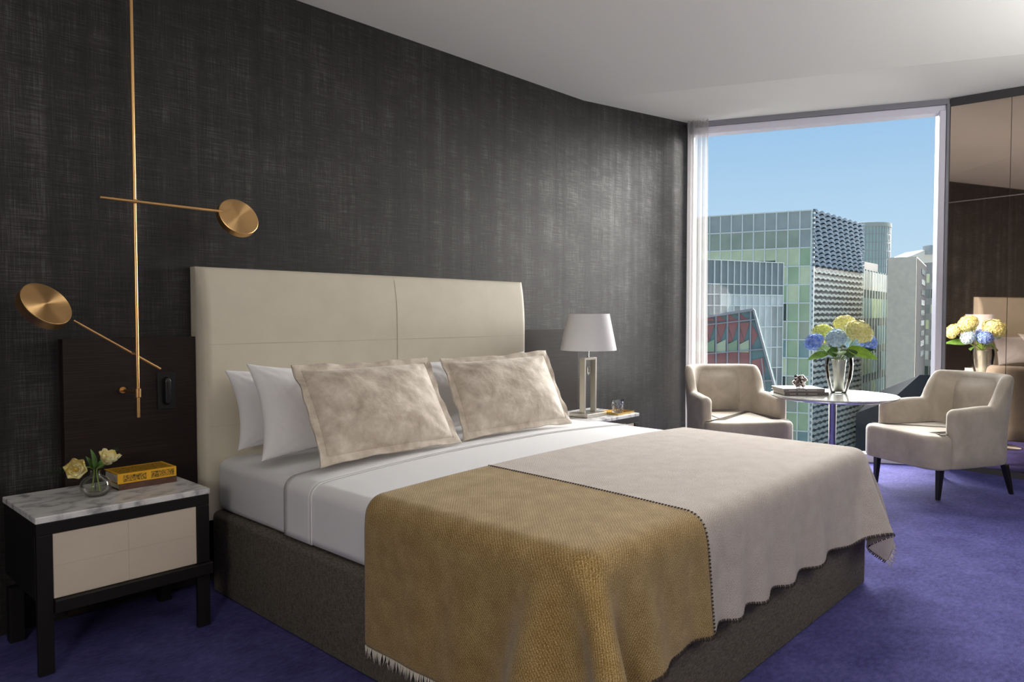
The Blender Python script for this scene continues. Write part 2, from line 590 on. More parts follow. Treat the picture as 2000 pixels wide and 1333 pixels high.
# ------------------------------------------------------------------ setting
def build_room():
    mb = MB()
    mb.prism([(X_L, 0.2), (W1.x, 0.2), (W1.x + 0.12, 0.06), (W2.x + 0.2, W2.y), (6.9, Y_B), (X_L, Y_B)][::-1], -0.12, 0.0)
    struct(mb.build('floor', M['carpet'], smooth=False))

    # head wall, its top follows the ceiling line up towards the window
    mb = MB()
    prof = [(X_L, 0.0), (W1.x + 0.02, 0.0), (W1.x + 0.02, 2.852), (4.206, FLAT_Z + 0.001), (X_L, FLAT_Z + 0.001)]
    n = len(prof)
    vs = [(x, 0.0, z) for x, z in prof] + [(x, 0.14, z) for x, z in prof]
    fs = [tuple(range(n)), tuple(range(2 * n - 1, n - 1, -1))] + [(i, n + i, n + (i + 1) % n, (i + 1) % n) for i in range(n)]
    mb.add(vs, fs)
    struct(mb.build('wall_head', M['wallpaper'], smooth=False))

    mb = MB()
    mb.box((X_L - 0.12, Y_B, 0), (X_L, 0.14, FLAT_Z))
    struct(mb.build('wall_left', M['plaster'], smooth=False))
    mb = MB()
    mb.box((X_L - 0.12, Y_B - 0.12, 0), (6.9, Y_B, FLAT_Z))
    struct(mb.build('wall_back', M['plaster'], smooth=False))
    # wall behind the wardrobe
    mb = MB()
    a, b = mirror_pt(-0.02, -0.05, 0), mirror_pt(3.7, -0.05, 0)
    c, d = mirror_pt(3.7, -0.2, 0), mirror_pt(-0.02, -0.2, 0)
    mb.prism([(p.x, p.y) for p in (a, b, c, d)], 0, 2.95)
    struct(mb.build('wall_right', M['plaster'], smooth=False))

    # ceiling: flat part
    mb = MB()
    k0, k1 = (4.206, 0.0), (4.206 + 0.4155 * -Y_B, Y_B)
    mb.prism([(X_L - 0.12, 0.14), (4.206, 0.14), k0, k1, (X_L - 0.12, Y_B)], FLAT_Z, FLAT_Z + 0.12)
    struct(mb.build('ceiling', M['ceiling'], smooth=False))
    # ceiling: part rising towards the window
    mb = MB()
    x = (6.02, -4.364)
    low = [(4.206, 0.0, FLAT_Z), (W1.x, 0.0, 2.850), (W2.x, W2.y, 2.887), (x[0], x[1], FLAT_Z)]
    out = [(4.206, 0.2, FLAT_Z), (W1.x + 0.25, 0.2, 2.850), (W2.x + 0.3, W2.y + 0.05, 2.887), (x[0] + 0.3, x[1], FLAT_Z)]
    vs = low + out + [(p[0], p[1], 3.05) for p in low] + [(p[0], p[1], 3.05) for p in out]
    fs = [(0, 1, 2, 3), (0, 4, 5, 1), (1, 5, 6, 2), (2, 6, 7, 3), (8, 11, 10, 9), (8, 9, 13, 12), (9, 10, 14, 13), (10, 11, 15, 14), (4, 12, 13, 5), (5, 13, 14, 6), (6, 14, 15, 7), (0, 3, 11, 8), (3, 7, 15, 11), (0, 8, 12, 4)]
    mb.add(vs, fs)
    struct(mb.build('ceiling_slope', M['ceiling'], smooth=False))

    # window
    def wbar(mb, u0, u1, o0, o1, z0, z1, z0b=None, z1b=None):
        z0b = z0 if z0b is None else z0b
        z1b = z1 if z1b is None else z1b
        vs = [window_pt(u0, o0, z0), window_pt(u1, o0, z0b), window_pt(u1, o1, z0b), window_pt(u0, o1, z0), window_pt(u0, o0, z1), window_pt(u1, o0, z1b), window_pt(u1, o1, z1b), window_pt(u0, o1, z1)]
        mb.add(vs, [(0, 1, 2, 3), (4, 7, 6, 5), (0, 4, 5, 1), (1, 5, 6, 2), (2, 6, 7, 3), (3, 7, 4, 0)])
    mb = MB()
    wbar(mb, 0.0, WLEN, -0.13, -0.01, 2.745, 2.805, 2.785, 2.842)       # head
    wbar(mb, 1.925, 1.972, -0.13, 0.0, 0.0, 2.80)                       # jamb by the wardrobe
    wbar(mb, 0.0, 0.06, -0.13, -0.01, 0.0, 2.80)                        # jamb behind the curtain
    wbar(mb, 0.0, WLEN, -0.13, -0.01, 0.0, 0.07)                        # sill
    w = struct(mb.build('window_1', M['frame_paint'], smooth=False, bevel=0.004))
    mb = MB()
    wbar(mb, 0.06, 1.925, -0.085, -0.079, 0.07, 2.75, 0.07, 2.785)
    mb.build('window_pane', M['window_glass'], w, smooth=False)
    mb = MB()
    wbar(mb, 0.0, WLEN, -0.13, 0.004, 2.806, 2.853, 2.843, 2.889)
    struct(mb.build('trim_1', M['trim_grey'], smooth=False))
    mb = MB()
    wbar(mb, 1.973, WLEN + 0.004, -0.13, 0.012, 0.0, 2.842)
    struct(mb.build('trim_2', M['trim_grey'], smooth=False))


def build_wardrobe():
    t = thing('mirrored_wardrobe', 'wall of bronze mirrored wardrobe doors beside the window, reflecting the headboard', 'wardrobe', mirror_pt(0, 0, 0))
    off = Vector(t.location)

    def mbar(mb, s0, s1, o0, o1, z0, z1, z1b=None):
        z1b = z1 if z1b is None else z1b
        vs = [mirror_pt(s0, o0, z0), mirror_pt(s1, o0, z0), mirror_pt(s1, o1, z0), mirror_pt(s0, o1, z0), mirror_pt(s0, o0, z1), mirror_pt(s1, o0, z1b), mirror_pt(s1, o1, z1b), mirror_pt(s0, o1, z1)]
        mb.add([p - off for p in vs], [(0, 1, 2, 3), (4, 7, 6, 5), (0, 4, 5, 1), (1, 5, 6, 2), (2, 6, 7, 3), (3, 7, 4, 0)])
    edges = [0.012, 0.432, 0.862, 1.292, 1.722, 2.152, 2.582]
    zs = 2.078

    def ceil_z(s):
        return 2.882 - 0.153 * s / 2.63
    for a, b in zip(edges[:-1], edges[1:]):
        mb = MB()
        mbar(mb, a + 0.002, b - 0.002, -0.02, 0.0, 0.045, zs - 0.004)
        mb.build('mirror_door', M['mirror'], t, smooth=False)
        mb = MB()
        mbar(mb, a + 0.002, b - 0.002, -0.02, 0.0, zs + 0.004, ceil_z(a) - 0.062, ceil_z(b) - 0.062)
        mb.build('upper_mirror_door', M['mirror'], t, smooth=False)
    mb = MB()
    mbar(mb, 0.012, 2.582, -0.03, -0.002, zs - 0.004, zs + 0.004)
    mb.build('horizontal_strip', M['seam_metal'], t, smooth=False)
    mb = MB()
    for e in edges[1:-1]:
        mbar(mb, e - 0.002, e + 0.002, -0.03, -0.003, 0.045, ceil_z(e) - 0.062)
    mb.build('joint_seam', M['seam_dark'], t, smooth=False)
    mb = MB()
    mbar(mb, 0.012, 2.582, -0.03, 0.004, ceil_z(0) - 0.061, ceil_z(0) + 0.0, ceil_z(2.582) - 0.0)
    # the fascia follows the sloping ceiling
    v = mb.v
    d0 = ceil_z(2.582) - ceil_z(0)
    for i in (1, 2):
        v[i] = (v[i][0], v[i][1], v[i][2] + d0)
    mb.build('top_fascia', M['dark_trim'], t, smooth=False)
    mb = MB()
    mbar(mb, 0.012, 2.582, -0.03, 0.006, 0.001, 0.043)
    mb.build('plinth', M['dark_trim'], t, smooth=False)


def build_curtain():
    mb = MB()
    nu, nv = 150, 26
    vs = []
    for i in range(nu):
        a = i / (nu - 1)
        for j in range(nv):
            b = j / (nv - 1)
            z = 0.015 + b * 2.835
            u = 0.008 + 0.178 * a + (0.016 * a * (1 - b) ** 1.5)
            amp = 0.028 if b > 0.97 else 0.034 + 0.012 * (1 - b)
            ph = a * 2 * PI * 4.5 + 0.5 * math.sin(b * 3 + a * 2)
            off = 0.085 + amp * math.sin(ph) + 0.006 * math.sin(ph * 2.3 + 1)
            u += 0.006 * math.cos(ph)
            vs.append(window_pt(u, off, z))
    mb.add(vs, grid_faces(nu, nv))
    o = mb.build('sheer_curtain', M['sheer'], angle=180)
    tag(o, 'narrow white sheer curtain gathered in the corner between dark wall and window', 'curtain')


# ------------------------------------------------------------------ bed
BX0, BX1 = 1.412, 3.472
BXC = (BX0 + BX1) / 2
BYH, BYF = -0.118, -2.176


def rounded_slab(mb, x0, x1, y0, y1, z0, z1, r, crown=0.0, rb=0.02, rc=0.06, n=6, nx=24):
    """Soft box: rounded plan corners, rounded top edge radius r, rounded bottom edge rb, crowned top."""
    cx, cy = (x0 + x1) / 2, (y0 + y1) / 2
    hx, hy = (x1 - x0) / 2, (y1 - y0) / 2

    def loop(inset, z, rad):
        pts = []
        ex, ey = hx - inset, hy - inset
        rad = max(rad - inset * 0.4, 0.004)
        for qx, qy, a0 in ((1, 1, 0), (-1, 1, PI / 2), (-1, -1, PI), (1, -1, 3 * PI / 2)):
            for k in range(n + 1):
                a = a0 + k * PI / 2 / n
                pts.append((cx + qx * (ex - rad) + rad * math.cos(a), cy + qy * (ey - rad) + rad * math.sin(a), z))
        return pts
    rs = []
    for k in range(4):
        a = k / 3 * PI / 2
        rs.append(loop(rb * (1 - math.sin(a)), z0 + rb * (1 - math.cos(a)), rc))
    m = 8
    for k in range(m + 1):
        a = k / m * PI / 2
        rs.append(loop(r * (1 - math.cos(a)), z1 - r * (1 - math.sin(a)), rc))
    # crown rings
    for k in range(1, 9):
        t = k / 9
        inset = r + t * (min(hx, hy) - r) * 0.98
        rs.append(loop(inset, z1 + crown * (1 - (1 - t) ** 2), max(rc, 0.06)))
    mb.rings(rs, True, True)


def build_bed():
    t = thing('bed', 'king size bed with tall cream leather headboard and grey linen base', 'bed', (BXC, -1.1, 0))
    off = Vector(t.location)

    def loc(mb):
        mb.v = [(p[0] - off.x, p[1] - off.y, p[2] - off.z) for p in mb.v]
        return mb
    mb = MB()
    rounded_slab(mb, BX0, BX1, BYF, BYH, 0.004, 0.352, 0.03, rb=0.004, rc=0.03)
    loc(mb).build('bed_base', M['bed_base'], t, angle=60)
    mb = MB()
    rounded_slab(mb, BX0 + 0.018, BX1 - 0.018, BYF + 0.012, BYH, 0.354, 0.578, 0.045, crown=0.032, rb=0.03, rc=0.06)
    loc(mb).build('mattress', M['sheet'], t, angle=60)

    # headboard: padded front, top and side edges rolling back to the wall
    hx0, hx1, hz0, hz1 = 1.388, 3.496, 0.30, 1.412
    n, m = 60, 50
    front, back = [], []

    def depth(s, z):
        dx = min(s - hx0, hx1 - s)
        dz = hz1 - z
        fx = 1 - (1 - min(1, dx / 0.035)) ** 2
        q = min(1, dz / 0.30)
        return 0.050 + 0.052 * (fx ** 0.7) * (1 - (1 - q) ** 2) ** 0.5 * 1.0 + 0.0 if q < 1 else 0.050 + 0.052 * (fx ** 0.7)
    mb = MB()
    vs = []
    for i in range(n + 1):
        a = i / n
        a = 0.5 - 0.5 * math.cos(a * PI)
        s = hx0 + (hx1 - hx0) * a
        for j in range(m + 1):
            b = j / m
            b = math.sin(b * PI / 2)
            z = hz0 + (hz1 - hz0) * b
            vs.append((s, -depth(s, z), z))
    mb.add(vs, grid_faces(n + 1, m + 1))
    # sides, top, back
    ring = [j for j in range(m + 1)] + [(i * (m + 1) + m) for i in range(1, n + 1)] + [n * (m + 1) + j for j in range(m - 1, -1, -1)] + [i * (m + 1) for i in range(n - 1, 0, -1)]
    base = len(mb.v)
    mb.v += [(mb.v[k][0], -0.003, mb.v[k][2]) for k in ring]
    L = len(ring)
    for q in range(L):
        mb.f.append((ring[q], ring[(q + 1) % L], base + (q + 1) % L, base + q))
        mb.m.append(0)
    mb.f.append(tuple(range(base, base + L)))
    mb.m.append(0)
    hb = loc(mb).build('headboard', M['cream_leather'], t, angle=50)
    # stitched seams
    mb = MB()
    for z in (1.072, 0.712):
        pts = [(hx0 + 0.03 + (hx1 - hx0 - 0.06) * k / 30, 0, z) for k in range(31)]
        mb.tube([(x, -depth(x, zz) - 0.0004, zz) for x, _, zz in pts], 0.0010, 6)
    zs = [0.36 + (1.405 - 0.36) * k / 40 for k in range(41)]
    mb.tube([(2.452, -depth(2.452, z) - 0.0004, z) for z in zs], 0.0011, 6)
    loc(mb).build('seam', M['seam'], hb)


def sheet_top(x, y):
    """Height of the mattress top."""
    r = 0.045
    x0, x1, y0, y1 = BX0 + 0.018, BX1 - 0.018, BYF + 0.012, BYH
    d = min(x - x0, x1 - x, y - y0, y1 - y)
    tt = max(0, min(1, (d - r) / (1.0 - r)))
    z = 0.578 + 0.032 * (1 - (1 - tt / 0.98) ** 2 if tt < 0.98 else 1)
    return z


def build_sheet():
    """Flat sheet over the mattress from the fold line to the foot, tucked at both sides."""
    def strip(y0, y1, lift, ny):
        x0, x1 = BX0 + 0.018, BX1 - 0.018
        r = 0.045
        # path across the bed: up one side, over the top, down the other
        path = []
        for k in range(8):
            path.append((x0 - lift, 0.366 + (0.533 - 0.366) * k / 7, None))
        for k in range(1, 9):
            a = k / 8 * PI / 2
            path.append((x0 + r - (r + lift) * math.cos(a), 0.533 + (r + lift) * math.sin(a), None))
        nx = 40
        for k in range(1, nx):
            path.append((x0 + r + (x1 - x0 - 2 * r) * k / nx, None, True))
        right = [(BXC * 2 - p[0], p[1], p[2]) for p in path[:16]][::-1]
        path = path + right
        vs = []
        for j in range(ny + 1):
            y = y0 + (y1 - y0) * j / ny
            for (x, z, top) in path:
                if top:
                    zz = sheet_top(x, y) + lift + 0.002
                    e = min(x - x0 - r, x1 - r - x)
                    zz = zz if e > 0.05 else 0.578 + lift + (zz - 0.578 - lift) * e / 0.05
                else:
                    zz = z
                vs.append((x, y, zz))
        mb = MB()
        npth = len(path)
        fs = [(j * npth + i, j * npth + i + 1, (j + 1) * npth + i + 1, (j + 1) * npth + i) for j in range(ny) for i in range(npth - 1)]
        mb.add(vs, fs)
        return mb
    t = thing('flat_sheet', 'white flat sheet tucked over the mattress with turned down hem below the pillows', 'sheet', (BXC, -1.4, 0.36))
    off = Vector(t.location)

    def fin(mb, name, mat, th):
        mb.v = [(p[0] - off.x, p[1] - off.y, p[2] - off.z) for p in mb.v]
        o = mb.build(name, mat, t, angle=60)
        s = o.modifiers.new('thickness', 'SOLIDIFY')
        s.thickness = th
        s.offset = 0
        return o
    fin(strip(-0.722, BYF + 0.06, 0.004, 24), 'sheet_body', M['sheet'], 0.003)
    fin(strip(-0.722, -0.918, 0.0085, 6), 'turned_down_hem', M['sheet'], 0.003)
    mb = strip(-0.909, -0.913, 0.0112, 1)
    fin(mb, 'hem_piping', M['hem'], 0.002)


def pillow_mesh(BL, BR, TR, TL, T, seed, pinch=0.05, flange=0.0, edge=0.0):
    """Soft pillow between four corner points. Returns (body MB, flange MB or None)."""
    BL, BR, TR, TL = map(Vector, (BL, BR, TR, TL))
    nrm = ((BR - BL).cross(TL - BL)).normalized()      # towards the foot of the bed
    n = 44
    rr = random.Random(seed)
    ph = [rr.uniform(0, 6.28) for _ in range(8)]
    if flange:
        fw = flange / (BR - BL).length * 2
        fh = flange / (TL - BL).length * 2
    else:
        fw = fh = 0

    def P(s, t):
        ss = s * (1 - pinch * (1 - t * t))
        tt = t * (1 - pinch * 1.3 * (1 - s * s))
        a, b = (ss + 1) / 2, (tt + 1) / 2
        return BL * (1 - a) * (1 - b) + BR * a * (1 - b) + TR * a * b + TL * (1 - a) * b

    def thick(s, t):
        q = max(0.0, (1 - abs(s) ** 2.6)) ** 0.62 * max(0.0, (1 - abs(t) ** 2.6)) ** 0.62
        sag = 1 + 0.22 * (-t) * (1 - t * t * 0.5)
        w = 0.0
        # creases pulled from the corners
        for k, (cs, ct) in enumerate(((1, 1), (-1, 1), (1, -1), (-1, -1))):
            dx, dy = s - cs, t - ct
            r = math.hypot(dx, dy)
            an = math.atan2(dy, dx)
            w += math.exp(-r * 2.4) * math.sin(an * 11 + ph[k]) * min(1, r * 4)
        w2 = vnoise(s * 2.2 + ph[4], t * 2.0 + ph[5], ph[6])
        return q * sag * (T / 2) + q * (0.010 * w + 0.006 * w2) * min(1, T / 0.1)
    lim = 1.0
    mb = MB()
    pts = [[None] * (n + 1) for _ in range(n + 1)]
    par = [math.sin((2 * i / n - 1) * PI / 2) * 0.6 + (2 * i / n - 1) * 0.4 for i in range(n + 1)]
    si, ti = (1 - fw), (1 - fh)
    fr, bk = [], []
    for i in range(n + 1):
        for j in range(n + 1):
            s, t = par[i], par[j]
            p = P(s * si, t * ti)
            h = thick(s, t)
            fr.append(p + nrm * (h + 0.0015))
            bk.append(p - nrm * (h * 0.92 + 0.0015))
    mb.add(fr, grid_faces(n + 1, n + 1))
    o = len(mb.v)
    mb.add(bk, grid_faces(n + 1, n + 1, 0, True))
    ring = [i * (n + 1) for i in range(n + 1)] + [n * (n + 1) + j for j in range(1, n + 1)] + [i * (n + 1) + n for i in range(n - 1, -1, -1)] + [j for j in range(n - 1, 0, -1)]
    L = len(ring)
    for q in range(L):
        a, b = ring[q], ring[(q + 1) % L]
        mb.f.append((a, b, o + b, o + a))
        mb.m.append(0)
    fl = None
    if flange:
        fl = MB()
        rings = []
        per = []
        K = 60
        for k in range(K):
            per.append((-1 + 2 * k / K, -1))
        for k in range(K):
            per.append((1, -1 + 2 * k / K))
        for k in range(K):
            per.append((1 - 2 * k / K, 1))
        for k in range(K):
            per.append((-1, 1 - 2 * k / K))

        def ring_at(f, sgn):
            out = []
            for q, (s, t) in enumerate(per):
                S = s * (si + (1 - si) * f)
                Tt = t * (ti + (1 - ti) * f)
                p = P(S, Tt)
                wv = 0.004 * f * math.sin(q * 0.21 + ph[0]) + 0.0035 * f * math.sin(q * 0.47 + ph[1])
                rip = 0.0015 * f * math.sin(q * 0.37 + ph[2])
                c = (P(0, 0) - p).normalized()
                out.append(p + nrm * (wv + sgn * 0.004) + c * rip)
            return out
        fr_ = [ring_at(f, 1) for f in (-0.05, 0.35, 0.7, 1.0)]
        bk_ = [ring_at(f, -1) for f in (1.0, 0.7, 0.35, -0.05)]
        fl.rings(fr_ + bk_, False, False)
    return mb, fl


def build_pillows():
    def mk(name, label, cat, corners, T, seed, mat, group=None, flange=0.0, pinch=0.05):
        base = (Vector(corners[0]) + Vector(corners[1])) / 2
        t = thing(name, label, cat, base, 0, group)
        b, f = pillow_mesh(*corners, T, seed, pinch, flange)
        b.v = [tuple(Vector(p) - base) for p in b.v]
        body = b.build('cushion_body' if flange else 'pillow_body', mat, t, angle=80)
        if f:
            f.v = [tuple(Vector(p) - base) for p in f.v]
            f.build('flange', mat, t, angle=80)
        return t
    g = 'white sleeping pillows'
    z = 0.622
    mk('pillow', 'white pillow upright against the headboard on the gold blanket side', 'pillow',
       [(1.468, -0.262, z), (2.20, -0.262, z), (2.21, -0.185, 0.955), (1.452, -0.185, 0.962)], 0.13, 1, M['pillow'], g, 0.0, 0.09)
    mk('pillow', 'white pillow leaning between the gold side velvet cushion and another white pillow', 'pillow',
       [(1.425, -0.545, z - 0.002), (2.18, -0.555, z + 0.003), (2.19, -0.335, 0.955), (1.474, -0.335, 0.996)], 0.15, 2, M['pillow'], g, 0.0, 0.10)
    mk('pillow', 'white pillow upright against the headboard on the lamp side', 'pillow',
       [(2.66, -0.262, z), (3.42, -0.262, z), (3.43, -0.185, 0.962), (2.67, -0.185, 0.955)], 0.13, 3, M['pillow'], g, 0.0, 0.09)
    mk('pillow', 'white pillow seen in the gap between the two beige velvet cushions', 'pillow',
       [(2.27, -0.55, z + 0.003), (3.10, -0.545, z), (3.20, -0.335, 0.985), (2.30, -0.335, 0.965)], 0.15, 4, M['pillow'], g, 0.0, 0.10)
    g2 = 'beige velvet cushions'
    mk('velvet_cushion', 'beige crushed velvet flanged cushion on the gold blanket side of the bed', 'cushion',
       [(1.516, -0.833, 0.626), (2.222, -0.850, 0.628), (2.262, -0.572, 1.000), (1.557, -0.548, 0.996)], 0.15, 5, M['velvet'], g2, 0.030, 0.035)
    mk('velvet_cushion', 'beige crushed velvet flanged cushion on the lamp side of the bed', 'cushion',
       [(2.282, -0.806, 0.628), (3.035, -0.832, 0.628), (3.128, -0.572, 1.004), (2.380, -0.525, 0.986)], 0.15, 6, M['velvet'], g2, 0.030, 0.035)


# ------------------------------------------------------------------ throw blanket: position based cloth draped on the bed
def drape(nu, nv, dx, x_start, y_start, hx, steps=300, iters=16):
    X = np.zeros((nu, nv, 3))
    U = np.arange(nu) * dx
    V = np.arange(nv) * dx
    X[:, :, 0] = x_start + U[:, None] * hx
    X[:, :, 1] = y_start - V[None, :]
    X[:, :, 2] = 0.68 + 0.002 * np.sin(U[:, None] * 9) * np.cos(V[None, :] * 7)
    prev = X.copy()
    # bed as a rounded box, slightly larger than sheets
    c = np.array([BXC, (BYF + 0.1) / 2, 0.30])
    r = 0.055
    h = np.array([(BX1 - BX0) / 2 + 0.006, (0.1 - BYF) / 2 + 0.006, 0.300]) - r
    top_z = 0.600

    def collide(P, Pp):
        q = P - c
        crown = 0.022 * np.clip(1 - (q[..., 0] / h[0]) ** 2, 0, 1) * np.clip(1 - (q[..., 1] / h[1]) ** 2, 0, 1)
        q[..., 2] -= crown
        a = np.abs(q) - h
        o = np.maximum(a, 0)
        ln = np.linalg.norm(o, axis=-1)
        ins = np.minimum(a.max(-1), 0)
        d = ln + ins - r
        hit = d < 0.004
        n = np.where(ln[..., None] > 1e-6, o / np.maximum(ln, 1e-6)[..., None], 0)
        deep = ln <= 1e-6
        if deep.any():
            k = a.argmax(-1)
            e = np.zeros_like(n)
            np.put_along_axis(e, k[..., None], 1.0, -1)
            n = np.where(deep[..., None], e, n)
        n = n * np.sign(q + 1e-9)
        push = np.where(hit, 0.004 - d, 0)
        P += n * push[..., None]
        # friction
        if Pp is not None:
            mv = P - Pp
            tn = mv - n * (mv * n).sum(-1, keepdims=True)
            P -= np.where(hit[..., None], tn * 0.97, 0)
        P[..., 2] = np.maximum(P[..., 2], 0.012)
        return P

    def con(A, B, L, k):
        d = B - A
        l = np.linalg.norm(d, axis=-1, keepdims=True)
        cor = d * (0.5 * k * (l - L) / np.maximum(l, 1e-8))
        A += cor
        B -= cor

    def conset(P, di, dj, L, k):
        n, m = P.shape[:2]
        if di and not dj:
            for s in range(2 * di):
                ids = [i for i in range(s % (2 * di), n - di, 2 * di)]
                if not ids:
                    continue
                ids = np.array(ids)
                A, B = P[ids], P[ids + di]
                con(A, B, L, k)
                P[ids], P[ids + di] = A, B
        elif dj and not di:
            for s in range(2 * dj):
                ids = np.array([j for j in range(s % (2 * dj), m - dj, 2 * dj)])
                if not len(ids):
                    continue
                A, B = P[:, ids], P[:, ids + dj]
                con(A, B, L, k)
                P[:, ids], P[:, ids + dj] = A, B
        else:
            for s in range(2):
                ids = np.arange(s, n - 1, 2)
                if dj > 0:
                    A, B = P[ids, :-1], P[ids + 1, 1:]
                    con(A, B, L, k)
                    P[ids, :-1], P[ids + 1, 1:] = A, B
                else:
                    A, B = P[ids, 1:], P[ids + 1, :-1]
                    con(A, B, L, k)
                    P[ids, 1:], P[ids + 1, :-1] = A, B
    dt = 1 / 60.0
    for st in range(steps):
        damp = 0.985 if st < steps * 0.6 else 0.93
        vel = (X - prev) * damp
        prev = X.copy()
        X = X + vel
        X[..., 2] -= 9.8 * dt * dt * 0.18
        for it in range(iters):
            conset(X, 1, 0, dx, 1.0)
            conset(X, 0, 1, dx, 1.0)
            if it % 2 == 0:
                conset(X, 1, 1, dx * 1.41421, 0.45)
                conset(X, 1, -1, dx * 1.41421, 0.45)
                conset(X, 2, 0, dx * 2, 0.35)
                conset(X, 0, 2, dx * 2, 0.35)
                conset(X, 4, 0, dx * 4, 0.12)
                conset(X, 0, 4, dx * 4, 0.12)
            if it % 3 == 2:
                X = collide(X, None)
        X = collide(X, prev)
    return X, U, V, collide


def build_throw():
    dx = 0.022
    x_left, x_right = BX0 - 0.458, BX1 + 0.325
    nu = int(round((x_right - x_left) / dx)) + 1
    nv = int(round(1.222 / dx)) + 1
    X, U, V, fix = drape(nu, nv, dx, x_left, -1.275, 1.0)
    # smooth a little
    for _ in range(2):
        Y = X.copy()
        Y[1:-1] = X[1:-1] * 0.5 + (X[:-2] + X[2:]) * 0.25
        Z = Y.copy()
        Z[:, 1:-1] = Y[:, 1:-1] * 0.5 + (Y[:, :-2] + Y[:, 2:]) * 0.25
        X = Z
    # soft hanging waves along the foot drop, always outwards
    xw = X[:, :, 0]
    k = np.clip((0.56 - X[:, :, 2]) / 0.30, 0, 1.2) * (X[:, :, 1] < -2.14)
    k = k * np.clip((xw - BX0 - 0.25) / 0.3, 0, 1) * np.clip((BX1 - 0.06 - xw) / 0.2, 0, 1)
    wv = 0.5 + 0.5 * np.sin(2 * PI * (xw / 0.235 + 0.45 * np.sin(xw * 3.1)))
    X[:, :, 1] -= 0.026 * k * wv
    X[:, :, 2] += 0.012 * k * (1 - wv)
    X = fix(X, None)
    t = thing('throw_blanket', 'wool throw over the bed foot, gold part joined to beige part by dark stitching', 'blanket', (BXC, -1.7, 0.6))
    off = np.array(t.location)
    # surface normals
    du = np.gradient(X, axis=0)
    dv = np.gradient(X, axis=1)
    N = np.cross(dv, du)
    N /= np.maximum(np.linalg.norm(N, axis=-1, keepdims=True), 1e-9)
    if N[nu // 2, 5, 2] < 0:
        N = -N
    # gentle hanging waves on the foot drop
    bnd = [int(round((1.965 - x_left + 0.02 * math.sin(V[j] * 3.2 + 0.6) - 0.03 * (V[j] > 0.9) * (V[j] - 0.9) / 0.4) / dx)) for j in range(nv)]
    jb = int(round(np.median(bnd)))
    XS = X

    def section(name, i0, i1, mat):
        sub = XS[i0:i1 + 1] - off
        n_, m_ = sub.shape[:2]
        mb = MB()
        mb.add([tuple(p) for p in sub.reshape(-1, 3)], grid_faces(n_, m_))
        me = bpy.data.meshes.new(name)
        me.from_pydata(mb.v, [], mb.f)
        uvl = me.uv_layers.new(name='UVMap')
        uvc = np.zeros((n_ * m_, 2))
        uvc[:, 0] = np.repeat(U[i0:i1 + 1], m_)
        uvc[:, 1] = np.tile(V, n_)
        li = np.zeros(len(me.loops), dtype=np.int32)
        me.loops.foreach_get('vertex_index', li)
        uvl.data.foreach_set('uv', uvc[li].astype(np.float32).ravel())
        me.polygons.foreach_set('use_smooth', [True] * len(me.polygons))
        me.materials.append(mat)
        # outward orientation
        p = me.polygons[(n_ // 2) * (m_ - 1) + 5]
        if p.normal.z < 0:
            me.flip_normals()
        me.update()
        o = bpy.data.objects.new(name, me)
        COL.objects.link(o)
        o.parent = t
        sb = o.modifiers.new('fine', 'SUBSURF')
        sb.levels = 1
        sb.render_levels = 1
        s = o.modifiers.new('thickness', 'SOLIDIFY')
        s.thickness = 0.006
        s.offset = 1.0
        return o
    a = section('gold_section', 0, jb, M['wool_gold'])
    a['label'] = 'gold wool section'
    b = section('beige_section', jb, nu - 1, M['wool_beige'])
    b['label'] = 'beige wool section'
    # stitches
    mb = MB()

    def stitch(p, d, n, L, w):
        d = Vector(d).normalized()
        n = Vector(n).normalized()
        s = d.cross(n).normalized()
        p = Vector(p)
        vs = []
        for k, (l, hgt) in enumerate(((-L / 2, 0.0), (0, 0.003), (L / 2, 0.0))):
            for sg in (-1, 1):
                vs.append(p + d * l + s * sg * w / 2 + n * (0.0072 + hgt))
        mb.add(vs, [(0, 1, 3, 2), (2, 3, 5, 4)])
        mb.add([v - n * 0.0015 for v in vs], [(2, 3, 1, 0), (4, 5, 3, 2)])
    for j in range(nv - 1):
        for q in (0.25, 0.75):
            p = X[jb, j] * (1 - q) + X[jb, j + 1] * q - off
            stitch(p, du[jb, j], N[jb, j], 0.011, 0.0045)
    for i in range(nu - 1):
        for q in (0.2, 0.6):
            p = X[i, nv - 1] * (1 - q) + X[i + 1, nv - 1] * q - off
            stitch(p, dv[i, nv - 1], N[i, nv - 1], 0.014, 0.004)
    mb.build('stitching', M['stitch'], t, angle=180)
    # fringe on the two short ends
    rr = random.Random(3)
    for i, sgn in ((0, -1), (nu - 1, 1)):
        mb = MB()
        for j in range(nv - 1):
            for q in (0.0, 0.25, 0.5, 0.75):
                p = Vector(X[i, j] * (1 - q) + X[i, j + 1] * q - off)
                d = Vector(du[i, j]).normalized() * sgn
                nn = Vector(N[i, j])
                e = Vector(dv[i, j]).normalized()
                L = rr.uniform(0.026, 0.044)
                d2 = (d + e * rr.uniform(-0.35, 0.35) + nn * rr.uniform(-0.1, 0.25) + Vector((0, 0, -0.35))).normalized()
                p0 = p + nn * 0.003
                if p0.z + off[2] + d2.z * L < 0.006:
                    L *= 0.5
                mb.tube([p0, p0 + d2 * L * 0.5, p0 + d2 * L + e * rr.uniform(-0.004, 0.004)], [0.0022, 0.0019, 0.0008], 5)
        mb.build('fringe', M['fringe'], t, angle=180)


